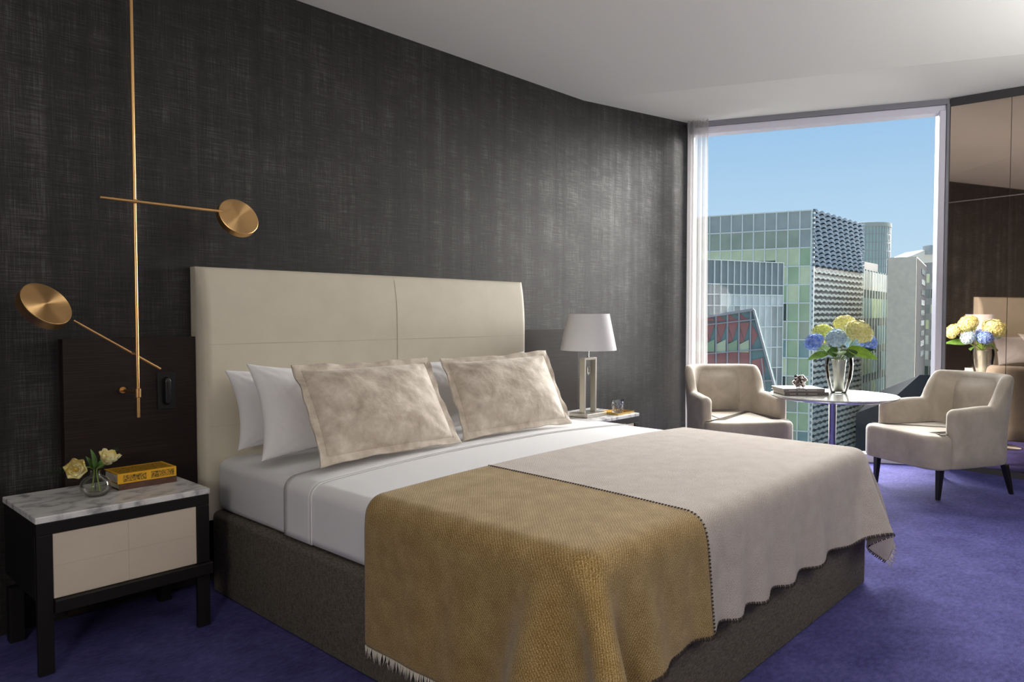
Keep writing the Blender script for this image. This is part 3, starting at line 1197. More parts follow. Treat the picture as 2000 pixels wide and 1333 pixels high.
# ------------------------------------------------------------------ bedside tables, panels, lamps
def build_bedside():
    def table(label, x0, x1, g):
        w = x1 - x0
        t = thing('bedside_table', label, 'bedside table', ((x0 + x1) / 2, -0.27, 0), 0, g)
        hw = w / 2
        yb, yf = 0.21, -0.21      # back and front, local
        mb = MB()
        mb.box((-hw, yf, 0.513), (hw, yb, 0.535))
        mb.build('marble_top', M['marble'], t, smooth=False, bevel=0.003)
        mb = MB()
        # body carcass: open front box with top rail and side stiles
        mb.box((-hw + 0.003, yf + 0.004, 0.472), (hw - 0.003, yb - 0.002, 0.512))
        mb.box((-hw + 0.003, yf + 0.03, 0.2505), (-hw + 0.022, yb - 0.002, 0.472))
        mb.box((hw - 0.022, yf + 0.03, 0.2505), (hw - 0.003, yb - 0.002, 0.472))
        mb.box((-hw + 0.022, yb - 0.015, 0.2505), (hw - 0.022, yb - 0.002, 0.472))
        mb.build('carcass', M['black_wood'], t, smooth=False, bevel=0.002)
        mb = MB()
        mb.box((-hw + 0.05, yf - 0.012, 0.205), (hw + 0.004, yb - 0.002, 0.2495))
        mb.build('bottom_rail', M['black_wood'], t, smooth=False, bevel=0.003)
        for sx in (-1, 1):
            for sy in (-1, 1):
                xx0 = -hw + 0.003 if sx < 0 else hw - 0.05
                yy0 = yf + 0.004 if sy < 0 else yb - 0.05
                mb = MB()
                top = 0.4715 if sy < 0 else 0.204
                mb.box((xx0, yy0, 0.002), (xx0 + 0.047, yy0 + (0.022 if sy < 0 else 0.045), top))
                if not (sx > 0 and sy < 0):
                    mb.build('leg', M['black_wood'], t, smooth=False, bevel=0.002)
                else:
                    mb2 = MB()
                    mb2.box((xx0, yy0, 0.251), (xx0 + 0.047, yy0 + 0.022, top))
                    mb2.box((xx0, yy0, 0.002), (xx0 + 0.047, yy0 + 0.022, 0.204))
                    mb2.build('leg', M['black_wood'], t, smooth=False, bevel=0.002)
        # leather drawer front
        mb = MB()
        mb.box((-hw + 0.0505, yf + 0.008, 0.2505), (hw - 0.0505, yf + 0.026, 0.4715))
        d = mb.build('drawer', M['drawer_leather'], t, smooth=False, bevel=0.004)
        mb = MB()
        mb.box((-hw + 0.052, yf + 0.0072, 0.3615), (hw - 0.052, yf + 0.0082, 0.3635))
        mb.box((-0.004 + 0.0, yf + 0.0072, 0.252), (-0.002, yf + 0.0082, 0.470))
        mb.build('seam', M['seam'], d, smooth=False)
        return t
    g = 'bedside tables'
    table('marble topped bedside table with cream leather drawer, under the brass lamp', 0.665, 1.247, g)
    table('marble topped bedside table mostly hidden behind the bed, under the white table lamp', 3.635, 4.217, g)

    for nm, x0, x1 in (('tall dark wood wall panel behind the brass lamp and flowers', 0.873, 1.386), ('dark wood wall panel behind the white shaded lamp', 3.498, 4.09)):
        mb = MB()
        mb.box((x0, -0.05, 0.02), (x1, -0.002, 1.107))
        tag(mb.build('wood_cladding', M['wenge'], smooth=False, bevel=0.002), nm, 'wall panel', 'dark wood bedside panels')

    # recessed reading light
    t = thing('reading_light', 'black capsule reading light recessed in the dark wall panel', 'light fitting', (1.258, -0.051, 0.88))
    mb = MB()
    mb.box((-0.037, -0.004, -0.078), (0.037, 0.0, 0.078))
    mb.build('back_plate', M['plate_black'], t, smooth=False, bevel=0.0015)
    mb = MB()
    rs = []
    for k in range(7):
        a = k / 6 * PI / 2
        sc = math.cos(a) * 0.55 + 0.45 if k < 6 else 0.42
        y = -0.0045 - 0.022 * math.sin(a)
        ring = []
        for q in range(32):
            an = 2 * PI * q / 32
            cx, cz = 0.017 * math.cos(an), 0.017 * math.sin(an)
            cz += 0.042 if math.sin(an) >= 0 else -0.042
            ring.append((cx * sc, y, cz * (0.25 * sc + 0.75)))
        rs.append(ring)
    mb.rings(rs)
    mb.build('capsule_head', M['black_plastic'], t, angle=60)


def disc_matrix(center, normal):
    n = Vector(normal).normalized()
    q = n.to_track_quat('Z', 'Y')
    return Matrix.Translation(center) @ q.to_matrix().to_4x4()


def build_brass_lamp():
    px, py = 1.083, -0.222
    t = thing('brass_wall_lamp', 'floor to ceiling slim brass lamp with two disc heads on swing arms', 'lamp', (px, py, 0.8))
    o = Vector((px, py, 0.8))

    def fin(mb):
        mb.v = [tuple(Vector(p) - o) for p in mb.v]
        return mb
    mb = MB()
    mb.tube([(px, py, 0.800), (px, py, 2.715)], 0.0068, 20)
    fin(mb).build('pole', M['brass'], t)
    mb = MB()
    mb.lathe([(0.0, 2.714), (0.045, 2.714), (0.045, 2.731), (0.0, 2.731)], 32, (px, py, 0))
    fin(mb).build('ceiling_rose', M['brass'], t)
    # wall bracket
    mb = MB()
    mb.tube([(px, py, 0.896), (px, -0.058, 0.896)], 0.0062, 16)
    mb.lathe([(0.0095, -0.018), (0.0115, -0.016), (0.0115, 0.016), (0.0095, 0.018)], 24, (px, py, 0.896))
    br = fin(mb).build('wall_bracket', M['brass'], t)
    mb = MB()
    mb.tube([(px, -0.064, 0.896), (px, -0.0515, 0.896)], 0.013, 24)
    fin(mb).build('bracket_rose', M['brass'], br)
    # view direction is used only to set how far each head is turned from the camera
    fwd = Vector((0.730, 0.683, -0.035)).normalized()
    right = Vector((0.683, -0.730, 0))
    up = right.cross(fwd)

    def head(name, center, ratio, tilt_dir, R, T):
        """disc: face centre, turned by acos(ratio) away from the room axis."""
        c = Vector(center)
        cam = Vector((0, -3.24, 1.2))
        v = (cam - c).normalized()
        rt = v.cross(Vector((0, 0, 1))).normalized() * -1
        uu = rt.cross(v) * -1
        if uu.z < 0:
            uu = -uu
        td = (rt * tilt_dir[0] + uu * tilt_dir[1]).normalized()
        th = math.acos(ratio)
        n = v * math.cos(th) + td * math.sin(th)
        m = disc_matrix(c - o, n)
        mb = MB()
        prof = [(0.0, -T), (R - 0.003, -T), (R, -T + 0.003), (R, -0.002), (R - 0.002, 0.0), (0.0005, 0.0)]
        h = MB()
        # built around its own axis so that the spun finish runs round it
        h.lathe(prof[1:], 64, (0, 0, 0), cap0=True, cap1=False)
        k = len(h.v)
        ob = h.build(name, M['brass_disc'], t, angle=30)
        ob.matrix_local = m
        return n, c
    ya = py - 0.016
    n1, c1 = head('disc_head', (1.496, ya - 0.006, 1.622), 0.72, (0.60, 0.80), 0.087, 0.032)
    n2, c2 = head('disc_head', (0.783, py + 0.012, 1.243), 0.62, (0.66, 0.75), 0.0915, 0.038)
    mb = MB()
    mb.tube([(0.955, ya, 1.640), (1.425, ya, 1.636)], [0.0058, 0.0058], 14)
    mb.tube([(px, ya, 1.640), (px, py, 1.640)], 0.0085, 14)
    fin(mb).build('swing_arm', M['brass'], t)
    yb = py + 0.016
    mb = MB()
    mb.tube([(0.868, yb, 1.180), (1.176, yb, 0.984)], 0.0050, 14)
    mb.tube([(1.072, yb, 1.050), (px, py, 1.046)], 0.0085, 14)
    fin(mb).build('swing_arm', M['brass'], t)


def build_table_lamp():
    cx, cy, z0 = 3.858, -0.315, 0.536
    t = thing('table_lamp', 'table lamp with white oval shade and open metal frame base on bedside table', 'lamp', (cx, cy, z0))
    mb = MB()
    mb.box((-0.105, -0.075, 0.0), (0.105, 0.075, 0.024))
    mb.build('base', M['nickel'], t, smooth=False, bevel=0.002)
    mb = MB()
    w, d, h, b = 0.065, 0.021, 0.385, 0.014
    mb.box((-w, -d, 0.0245), (-w + b, d, h))
    mb.box((w - b, -d, 0.0245), (w, d, h))
    mb.box((-w + b, -d, h - b), (w - b, d, h))
    mb.build('frame', M['nickel'], t, smooth=False, bevel=0.0015)
    mb = MB()
    mb.tube([(0, 0, h + 0.0005), (0, 0, 0.62)], 0.006, 14)
    mb.tube([(0, 0, h - b - 0.0005), (0, 0, h - 0.06)], 0.0035, 10)
    mb.build('stem', M['chrome'], t)
    mb = MB()
    mb.lathe([(0.004, 0.0), (0.013, -0.004), (0.013, -0.038), (0.008, -0.045), (0.003, -0.055)], 20, (0, 0, h - 0.06))
    mb.build('pull_finial', M['chrome'], t)
    mb = MB()
    rb, rt_ = 0.186, 0.140
    zb, zt = 0.434, 0.672
    pr = [(rb, zb), (rb + 0.001, zb + 0.006), (rt_ + 0.001, zt - 0.006), (rt_, zt), (rt_ - 0.004, zt), (rb - 0.004, zb)]
    mb.lathe(pr + [pr[0]], 72, (0, 0, 0), 1.0, 0.98, cap0=False, cap1=False)
    mb.build('lamp_shade', M['shade'], t, angle=50)
    mb = MB()
    mb.tube([(-rt_ + 0.006, 0, zt - 0.05), (rt_ - 0.006, 0, zt - 0.05)], 0.0025, 8)
    mb.tube([(0, -rt_ + 0.006, zt - 0.05), (0, rt_ - 0.006, zt - 0.05)], 0.0025, 8)
    mb.lathe([(0.012, 0.56), (0.028, 0.58), (0.030, 0.60), (0.020, 0.618)], 20)
    mb.build('bulb_holder', M['chrome'], t)

    # tray and tumbler
    t = thing('gold_tray', 'small rectangular gold tray on bedside table beside the lamp', 'tray', (4.105, -0.375, 0.536))
    mb = MB()
    mb.box((-0.095, -0.075, 0.0), (0.095, 0.075, 0.004))
    for a, b2 in (((-0.095, -0.075), (0.095, -0.071)), ((-0.095, 0.071), (0.095, 0.075)), ((-0.095, -0.071), (-0.091, 0.071)), ((0.091, -0.071), (0.095, 0.071))):
        mb.box((a[0], a[1], 0.004), (b2[0], b2[1], 0.014))
    mb.build('tray_body', M['gold'], t, smooth=False)
    mb = MB()
    # cut crystal tumbler: diamond cuts
    n = 32
    rs = []
    for k, (r, z) in enumerate(((0.036, 0.0), (0.038, 0.003), (0.0395, 0.02), (0.040, 0.036), (0.041, 0.052), (0.0415, 0.066), (0.042, 0.071), (0.042, 0.088))):
        ring = []
        for i in range(n):
            a = 2 * PI * i / n
            cut = -0.003 if (2 <= k <= 5 and (i + k) % 2 == 0) else 0
            ring.append(((r + cut) * math.cos(a), (r + cut) * math.sin(a), z))
        rs.append(ring)
    for r, z in ((0.0405, 0.088), (0.036, 0.06), (0.034, 0.016), (0.010, 0.013)):
        rs.append([(r * math.cos(2 * PI * i / n), r * math.sin(2 * PI * i / n), z) for i in range(n)])
    mb.rings(rs, True, True)
    o = mb.build('tumbler', M['crystal'], smooth=False)
    o.location = (4.098, -0.385, 0.5405)
    tag(o, 'cut crystal whisky tumbler standing on the small gold tray', 'glass')


# ------------------------------------------------------------------ objects on the flower bedside table
def leaf_mesh(mb, base, tip, normal, width, curl=0.2, n=10, fold=0.15):
    base, tip = Vector(base), Vector(tip)
    d = tip - base
    L = d.length
    d.normalize()
    nn = Vector(normal)
    nn = (nn - d * nn.dot(d)).normalized()
    s = d.cross(nn)
    vs = []
    for i in range(n + 1):
        a = i / n
        w = width * math.sin(PI * min(1, a * 0.97 + 0.03) ** 0.75) ** 0.9
        c = base + d * L * a + nn * (-curl * L * (a - 0.35) ** 2 + curl * L * 0.12)
        for q in (-1, -0.5, 0, 0.5, 1):
            vs.append(c + s * w * q + nn * abs(q) * w * fold)
    mb.add(vs, grid_faces(n + 1, 5))
    mb.add([v - nn * 0.0006 for v in vs], grid_faces(n + 1, 5, 0, True))


def tulip_bloom(mb, c, axis, R, seed, open_=0.8):
    rr = random.Random(seed)
    axis = Vector(axis).normalized()
    x = axis.cross(Vector((0.3, 0.2, 0.9))).normalized()
    y = axis.cross(x)
    for lay, (cnt, op, sc) in enumerate(((6, open_, 1.0), (5, open_ * 0.6, 0.85), (4, open_ * 0.3, 0.6))):
        for k in range(cnt):
            a = 2 * PI * k / cnt + lay * 0.5 + rr.uniform(-0.15, 0.15)
            rad = x * math.cos(a) + y * math.sin(a)
            side = axis.cross(rad)
            L = R * 1.5 * sc * rr.uniform(0.9, 1.1)
            n = 8
            vs = []
            for i in range(n + 1):
                q = i / n
                out = R * sc * (0.15 + 0.85 * math.sin(min(1, q * 1.1) * PI / 2) * (0.75 + 0.5 * op * q))
                hgt = L * (q - 0.25 * op * q * q) - 0.3 * R
                w = R * 0.62 * sc * math.sin(PI * (0.08 + 0.84 * q) ** 0.85) ** 0.8
                for s in (-1, -0.5, 0, 0.5, 1):
                    p = Vector(c) + axis * (hgt + 0.05 * R * math.sin(s * 4 + k)) + rad * (out - abs(s) ** 2 * 0.22 * R) + side * w * s
                    vs.append(p)
            mb.add(vs, grid_faces(n + 1, 5))
            mb.add([p + axis * 0.0005 - rad * 0.0008 for p in vs], grid_faces(n + 1, 5, 0, True))


def build_nightstand_items():
    Z = 0.5355
    # bud vase
    vx, vy = 0.905, -0.292
    t = thing('bud_vase', 'small round clear glass vase with tulips on the marble bedside table', 'vase', (vx, vy, Z))
    mb = MB()
    pr = [(0.030, 0.0), (0.036, 0.002), (0.049, 0.020), (0.053, 0.036), (0.050, 0.052), (0.038, 0.066), (0.020, 0.075), (0.0155, 0.084), (0.018, 0.094),
          (0.0165, 0.0945), (0.0135, 0.084), (0.018, 0.073), (0.036, 0.063), (0.047, 0.051), (0.050, 0.036), (0.046, 0.021), (0.032, 0.006), (0.005, 0.005)]
    mb.lathe(pr, 40)
    mb.build('vase_body', M['bud_glass'], t, angle=60)
    mb = MB()
    mb.lathe([(0.004, 0.0065), (0.031, 0.0072), (0.0445, 0.0215), (0.0482, 0.034), (0.0470, 0.040)], 40, cap1=False)
    mb.build('water', M['water'], t, angle=60)

    def tulip(label, c, axis, seed, R, stem_pts, leaf):
        t = thing('tulip', label, 'flower', (vx, vy, Z + 0.05), 0, 'pale yellow tulips in the small vase')
        o = Vector(t.location)
        mb = MB()
        tulip_bloom(mb, Vector(c) - o, axis, R, seed)
        b = mb.build('bloom', M['tulip'], t, angle=70)
        mb = MB()
        mb.lathe([(0.002, -0.2 * R), (0.22 * R, 0.0), (0.2 * R, 0.35 * R), (0.05 * R, 0.6 * R)], 12, mat=disc_matrix(Vector(c) - o, axis))
        mb.build('flower_centre', M['tulip_centre'], b)
        mb = MB()
        mb.tube([Vector(p) - o for p in stem_pts], 0.0028, 8)
        mb.build('stem', M['stem'], t)
        if leaf:
            mb = MB()
            for (b0, b1, nn, w) in leaf:
                leaf_mesh(mb, Vector(b0) - o, Vector(b1) - o, nn, w, 0.25)
            mb.build('leaf', M['leaf'], t, angle=70)
    cam = (-0.28, -0.92, 0.25)
    tulip('pale yellow open tulip drooping over the vase side, away from the books', (0.826, -0.352, 0.652), (-0.35, -0.85, 0.30), 11, 0.035,
          [(0.895, -0.285, Z + 0.016), (0.9005, -0.292, Z + 0.084), (0.8995, -0.2935, 0.634), (0.880, -0.312, 0.648), (0.845, -0.338, 0.652)],
          [((0.898, -0.2955, 0.636), (0.872, -0.310, 0.688), (0.3, -0.9, 0.2), 0.010), ((0.901, -0.300, 0.636), (0.885, -0.325, 0.715), (0.5, -0.8, 0.1), 0.013)])
    tulip('pale yellow tulip facing up beside the yellow book', (0.926, -0.352, 0.668), (0.25, -0.35, 0.9), 12, 0.035,
          [(0.917, -0.300, Z + 0.016), (0.909, -0.290, Z + 0.084), (0.9095, -0.292, 0.634), (0.914, -0.312, 0.645), (0.924, -0.345, 0.660)],
          [((0.912, -0.288, 0.636), (0.950, -0.290, 0.672), (0.1, -0.9, 0.4), 0.012)])

    def fern(label, p0, p1):
        mb = MB()
        p0, p1 = Vector(p0), Vector(p1)
        d = (p1 - p0)
        s = d.cross(Vector((0.4, -0.9, 0.1))).normalized()
        mb.tube([Vector((0.905, -0.290, Z + 0.02)), Vector((0.905, -0.290, Z + 0.086)), p0, p0 + d * 0.5 + Vector((0, 0, 0.008)), p1], [0.0012, 0.0012, 0.0012, 0.001, 0.0006], 6)
        for k in range(14):
            a = (k + 1) / 15
            c = p0 + d * a + Vector((0, 0, 0.008 * 4 * a * (1 - a)))
            for sg in (-1, 1):
                L = 0.024 * (1 - a * 0.75)
                leaf_mesh(mb, c, c + s * sg * L + d.normalized() * L * 0.5, (0.3, -0.9, 0.2), 0.0028, 0.1, 5)
        o = mb.build('fern_frond', M['fern'], angle=70)
        tag(o, label, 'fern', 'dark fern sprigs in the small vase')
    fern('dark fern sprig reaching out over the empty end of the marble top', (0.898, -0.288, 0.632), (0.765, -0.215, 0.628))
    fern('dark fern sprig rising behind the yellow book', (0.916, -0.284, 0.638), (1.005, -0.235, 0.690))

    # two books
    def book(name, label, loc, w, d, h, mat_cover, spine_front=True, plain=None):
        """spine towards -y, pages on the other sides."""
        t = thing(name, label, 'book', loc)
        cv = 0.0025
        mb = MB()
        mb.box((0, 0, 0), (w, d, cv))
        mb.box((0, 0, h - cv), (w, d, h))
        mb.box((0, 0, cv), (w, cv, h - cv))
        c = mb.build('cover', mat_cover, t, smooth=False)
        mb = MB()
        mb.box((0.004, cv + 0.0003, cv + 0.0003), (w - 0.004, d - 0.004, h - cv - 0.0003))
        mb.build('pages', M['pages'], t, smooth=False)
        return t, c
    book('book', 'brown cloth book lying under the yellow book', (0.990, -0.277, Z), 0.214, 0.150, 0.024, M['book_brown'])
    t, c = book('book', 'thick yellow book with dark ornament on top of the brown book', (0.985, -0.276, Z + 0.0245), 0.218, 0.142, 0.037, M['book_yellow'])
    mb = MB()
    # plain gold borders along cover edges and spine ends
    w, d, h, e = 0.218, 0.142, 0.037, 0.0006
    for (a, b2) in (((0, -e, 0), (0.020, 0, h)), ((w - 0.008, -e, 0), (w, 0, h)), ((0.020, -e, h - 0.006), (w - 0.008, 0, h)), ((0.020, -e, 0), (w - 0.008, 0, 0.005)), ((0.105, -e, 0.005), (0.122, 0, h - 0.006))):
        mb.box(a, b2)
    for (a, b2) in (((0, -e, h), (w, 0.010, h + e)), ((0, d - 0.010, h), (w, d, h + e)), ((0, 0.010, h), (0.010, d - 0.010, h + e)), ((w - 0.010, 0.010, h), (w, d - 0.010, h + e))):
        mb.box(a, b2)
    mb.build('gold_border', M['book_yellow_plain'], c, smooth=False)


# ------------------------------------------------------------------ chairs and round table
def offset_poly(poly, d):
    """Inward offset of a CCW polygon."""
    n = len(poly)
    out = []
    for i in range(n):
        p0, p1, p2 = Vector(poly[i - 1]), Vector(poly[i]), Vector(poly[(i + 1) % n])
        e1 = (p1 - p0).normalized()
        e2 = (p2 - p1).normalized()
        n1, n2 = Vector((-e1.y, e1.x)), Vector((-e2.y, e2.x))
        b = (n1 + n2)
        k = max(0.3, 1 + n1.dot(n2))
        out.append(p1 + b * d / k)
    return out


def round_poly(poly, radii, n=6):
    out = []
    N = len(poly)
    for i in range(N):
        p0, p1, p2 = Vector(poly[i - 1]), Vector(poly[i]), Vector(poly[(i + 1) % N])
        r = radii[i]
        if r <= 0:
            out.append(p1)
            continue
        a, b = (p0 - p1).normalized(), (p2 - p1).normalized()
        ang = a.angle(b)
        L = r / math.tan(ang / 2)
        s, e = p1 + a * L, p1 + b * L
        cc = p1 + (a + b).normalized() * (r / math.sin(ang / 2))
        for k in range(n + 1):
            q = k / n
            v = (s - cc).lerp(e - cc, q)
            out.append(cc + v.normalized() * r)
    return out


def build_armchair(label, loc, heading, group):
    """local: +y forward, x sideways."""
    t = thing('armchair', label, 'armchair', loc, heading - PI / 2, group)
    HW = 0.325
    # seat: T-shaped cushion and frame
    poly = [(-HW, 0.175), (-0.245, 0.165), (-0.245, -0.30), (0.245, -0.30), (0.245, 0.165), (HW, 0.175), (HW, 0.262), (0.245, 0.315), (-0.245, 0.315), (-HW, 0.262)]
    poly = round_poly(poly, [0.012, 0.0, 0.03, 0.03, 0.0, 0.012, 0.055, 0.09, 0.09, 0.055])
    mb = MB()
    rs = []

    def ring(inset, z, crown=0):
        return [(p.x, p.y, z + crown) for p in offset_poly(poly, inset)]
    for k in range(4):
        a = k / 3 * PI / 2
        rs.append(ring(0.015 * (1 - math.sin(a)), 0.205 + 0.015 * (1 - math.cos(a))))
    for k in range(8):
        a = k / 7 * PI / 2
        rs.append(ring(0.030 * (1 - math.cos(a)), 0.425 - 0.038 * (1 - math.sin(a))))
    rs.append(ring(0.045, 0.429))
    rs.append(ring(0.065, 0.432))
    mb.rings(rs)
    mb.build('seat', M['chair'], t, angle=50)

    # shell: arms and back in one sweep
    th = 0.078
    R = 0.16
    yF, yB = 0.168, -0.405
    path = []
    hw = HW - th / 2
    nseg = 26
    for k in range(nseg + 1):
        path.append((Vector((-hw, yF - (yF - (yB + R)) * k / nseg)), Vector((-1, 0))))
    for k in range(1, 13):
        a = PI + k / 12 * PI / 2
        path.append((Vector((-hw + R + R * math.cos(a), yB + R + R * math.sin(a))), Vector((math.cos(a), math.sin(a)))))
    for k in range(1, 17):
        path.append((Vector((-hw + R + (2 * hw - 2 * R) * k / 16, yB)), Vector((0, -1))))
    half = len(path)
    for k in range(1, 13):
        a = 1.5 * PI + k / 12 * PI / 2
        path.append((Vector((hw - R + R * math.cos(a), yB + R + R * math.sin(a))), Vector((math.cos(a), math.sin(a)))))
    for k in range(1, nseg + 1):
        path.append((Vector((hw, yB + R + (yF - yB - R) * k / nseg)), Vector((1, 0))))

    def ztop(p):
        y = p.y
        za, zb = 0.605, 0.800
        # arm height slightly lower at the front, S-curve up to the back
        if y > -0.12:
            return za - 0.012 * smooth01((y + 0.12) / 0.28)
        q = (-0.185 - y) / 0.135
        return za + (zb - za) * smooth01(q)
    rs = []
    N = len(path)
    for i, (p, nrm) in enumerate(path):
        zt = ztop(p)
        lean = 0.035 * smooth01((-0.12 - p.y) / 0.25)
        # end rounding at the arm fronts
        y_end = yF - p.y
        f = min(1, y_end / 0.05) if y_end < 0.05 else 1.0
        f = math.sqrt(max(0.0, 1 - (1 - f) ** 2))
        hth = th / 2 * (0.25 + 0.75 * f)
        zt2 = zt - 0.045 * (1 - f)
        r = []
        zb0 = 0.208
        bot = [(-1, zb0 + 0.008), (-0.85, zb0), (0.85, zb0), (1, zb0 + 0.008)]
        prof = []
        for s, z in bot:
            prof.append((s * hth, z))
        for k in range(1, 5):
            prof.append((hth, zb0 + 0.008 + (zt2 - hth - zb0 - 0.008) * k / 5))
        for k in range(9):
            a = k / 8 * PI
            prof.append((hth * math.cos(a), zt2 - hth + hth * math.sin(a)))
        for k in range(4, 0, -1):
            prof.append((-hth, zb0 + 0.008 + (zt2 - hth - zb0 - 0.008) * k / 5))
        for s, z in prof:
            q = (z - 0.40) / 0.4
            o = nrm * (s + lean * max(0, q))
            # padded inner back
            tp = 1 - 0.10 * smooth01((0.05 - p.y) / 0.45)
            r.append(((p.x + o.x) * tp, p.y + o.y, z))
        rs.append(r)
    mb = MB()
    mb.rings(rs)
    mb.build('backrest', M['chair'], t, angle=55)
    # inner back padding
    mb = MB()
    vs = []
    nu, nv = 18, 14
    for i in range(nu + 1):
        a = -1 + 2 * i / nu
        for j in range(nv + 1):
            b = j / nv
            z = 0.434 + b * 0.325
            q = max(0, (z - 0.40) / 0.4)
            x = a * 0.19
            bul = 0.045 * (1 - abs(a) ** 4) * (1 - (2 * b - 0.9) ** 4 if abs(2 * b - 0.9) < 1 else 0)
            y = yB + th / 2 + 0.002 - 0.035 * q + bul * 0.8
            vs.append((x, y, z))
    mb.add(vs, grid_faces(nu + 1, nv + 1))
    back = [(v[0], yB + 0.01 - 0.035 * max(0, (v[2] - 0.4) / 0.4), v[2]) for v in vs]
    o0 = len(mb.v)
    mb.add(back, grid_faces(nu + 1, nv + 1, 0, True))
    mb.build('inner_back_pad', M['chair'], t, angle=60)
    # legs
    for sx, y, dx, dy in ((-1, 0.205, 0.0, 0.012), (1, 0.205, 0.0, 0.012), (-1, -0.335, 0.01, -0.055), (1, -0.335, 0.01, -0.055)):
        mb = MB()
        x = sx * 0.265
        rs = []
        for z, hwid in ((0.206, 0.019), (0.10, 0.0155), (0.002, 0.0115)):
            q = (0.206 - z) / 0.204
            cx, cyy = x + sx * dx * q, y + dy * q
            rs.append([(cx - hwid, cyy - hwid, z), (cx + hwid, cyy - hwid, z), (cx + hwid, cyy + hwid, z), (cx - hwid, cyy + hwid, z)])
        mb.rings(rs)
        mb.build('leg', M['leg_wood'], t, smooth=False, bevel=0.003)
    return t


def build_seating():
    g = 'taupe velvet armchairs'
    c = build_armchair('taupe velvet armchair in front of the mirrored wardrobe', (5.633, -1.922, 0), math.radians(149.5), g)
    d = copy_tree(c)
    d['label'] = 'taupe velvet armchair in front of the sheer curtain, partly behind the bed'
    d.location = (5.235, -0.690, 0)
    d.rotation_euler = (0, 0, math.radians(228) - PI / 2)

    t = thing('round_table', 'round pale topped pedestal table with chrome column between the two armchairs', 'table', (5.262, -1.388, 0))
    R = 0.418
    mb = MB()
    mb.lathe([(0.05, 0.617), (R - 0.035, 0.619), (R - 0.006, 0.633), (R, 0.638), (R, 0.642), (R - 0.003, 0.645), (0.02, 0.645)], 96)
    mb.build('tabletop', M['table_top'], t, angle=30)
    mb = MB()
    mb.lathe([(0.024, 0.016), (0.022, 0.05), (0.0265, 0.60), (0.045, 0.6165)], 40)
    mb.build('column', M['chrome'], t, angle=60)
    mb = MB()
    mb.lathe([(0.21, 0.001), (0.21, 0.006), (0.20, 0.010), (0.03, 0.0155)], 64)
    mb.build('base', M['chrome'], t, angle=40)

    Z = 0.6455
    # two large books, spine towards the bed
    ax = math.atan2(-0.224, 0.210)      # spine direction
    def tbook(label, dx, dy, z, w, d, h, cover, spine, rot, pr):
        t = thing('book', label, 'book', (4.958 + dx, -1.172 + dy, z), ax + rot)
        mb = MB()
        cv = 0.002
        mb.box((0, 0, 0), (w, d, cv))
        mb.box((0, 0, h - cv), (w, d, h))
        mb.build('cover', cover, t, smooth=False)
        mb = MB()
        mb.box((0, -0.0015, 0), (w, cv, h))
        sp = mb.build('spine', spine, t, smooth=False)
        mb = MB()
        mb.box((0.004, cv + 0.0003, cv + 0.0002), (w - 0.004, d - 0.005, h - cv - 0.0002))
        mb.build('pages', M['pages'], t, smooth=False)
        mb = MB()
        x = 0.035
        rr = random.Random(pr)
        for cnt in (6, 7, 9):
            for k in range(cnt):
                ww = rr.uniform(0.004, 0.008)
                mb.box((x, -0.0021, h * 0.33), (x + ww, -0.0015, h * 0.62))
                x += ww + 0.0015
            x += 0.014
        mb.build('spine_lettering', M['spine_print'], sp, smooth=False)
        return t
    tbook('lower book under the white covered book on the round table', 0, 0, Z, 0.305, 0.235, 0.023, M['book_grey'], M['book_dark'], 0.0, 1)
    tbook('white covered book under the metal knot on the round table', 0.002, 0.006, Z + 0.0235, 0.285, 0.230, 0.023, M['book_white'], M['book_grey'], 0.02, 2)
    # knot ornament: six short rods through each other
    kz = Z + 0.047
    c = Vector((5.118, -1.212, kz + 0.047))
    mb = MB()
    R3 = Matrix.Rotation(0.6, 3, 'Z') @ Matrix.Rotation(0.9553, 3, 'X') @ Matrix.Rotation(0.785, 3, 'Z')
    for k, ax3 in enumerate(((1, 0, 0), (0, 1, 0), (0, 0, 1))):
        a = Vector(ax3)
        o = Vector(((0, 1, 0), (0, 0, 1), (1, 0, 0))[k])
        for sg in (-1, 1):
            p = o * 0.0155 * sg
            pts = [p - a * 0.046, p - a * 0.043, p + a * 0.043, p + a * 0.046]
            mb.tube([R3 @ q for q in pts], [0.009, 0.0135, 0.0135, 0.009], 16)
    zmin = min(v[2] for v in mb.v)
    mb.v = [(v[0], v[1], v[2] - zmin) for v in mb.v]
    o = mb.build('knot_sculpture', M['bronze'], angle=50)
    o.location = (c.x, c.y, kz)
    tag(o, 'small dark metal knot sculpture on top of the white covered book', 'ornament')

    # vase
    vx, vy = 5.420, -1.372
    t = thing('glass_vase', 'tapered thick glass vase with silvery liner full of hydrangeas on the round table', 'vase', (vx, vy, Z))
    mb = MB()
    pr = [(0.050, 0.0), (0.055, 0.003), (0.070, 0.05), (0.085, 0.11), (0.0925, 0.17), (0.0935, 0.21), (0.090, 0.25),
          (0.0865, 0.25), (0.0885, 0.21), (0.0875, 0.17), (0.080, 0.11), (0.065, 0.05), (0.048, 0.010), (0.036, 0.009)]
    mb.lathe(pr, 56)
    mb.build('glass_body', M['vase_glass'], t, angle=60)
    mb = MB()
    mb.lathe([(0.029, 0.0100), (0.032, 0.012), (0.036, 0.10), (0.043, 0.18), (0.050, 0.236), (0.048, 0.236), (0.041, 0.18), (0.034, 0.10), (0.028, 0.02)], 48)
    mb.build('inner_liner', M['liner'], t, angle=60)

    base = Vector((vx, vy, Z + 0.12))
    gname = 'hydrangeas in the glass vase'

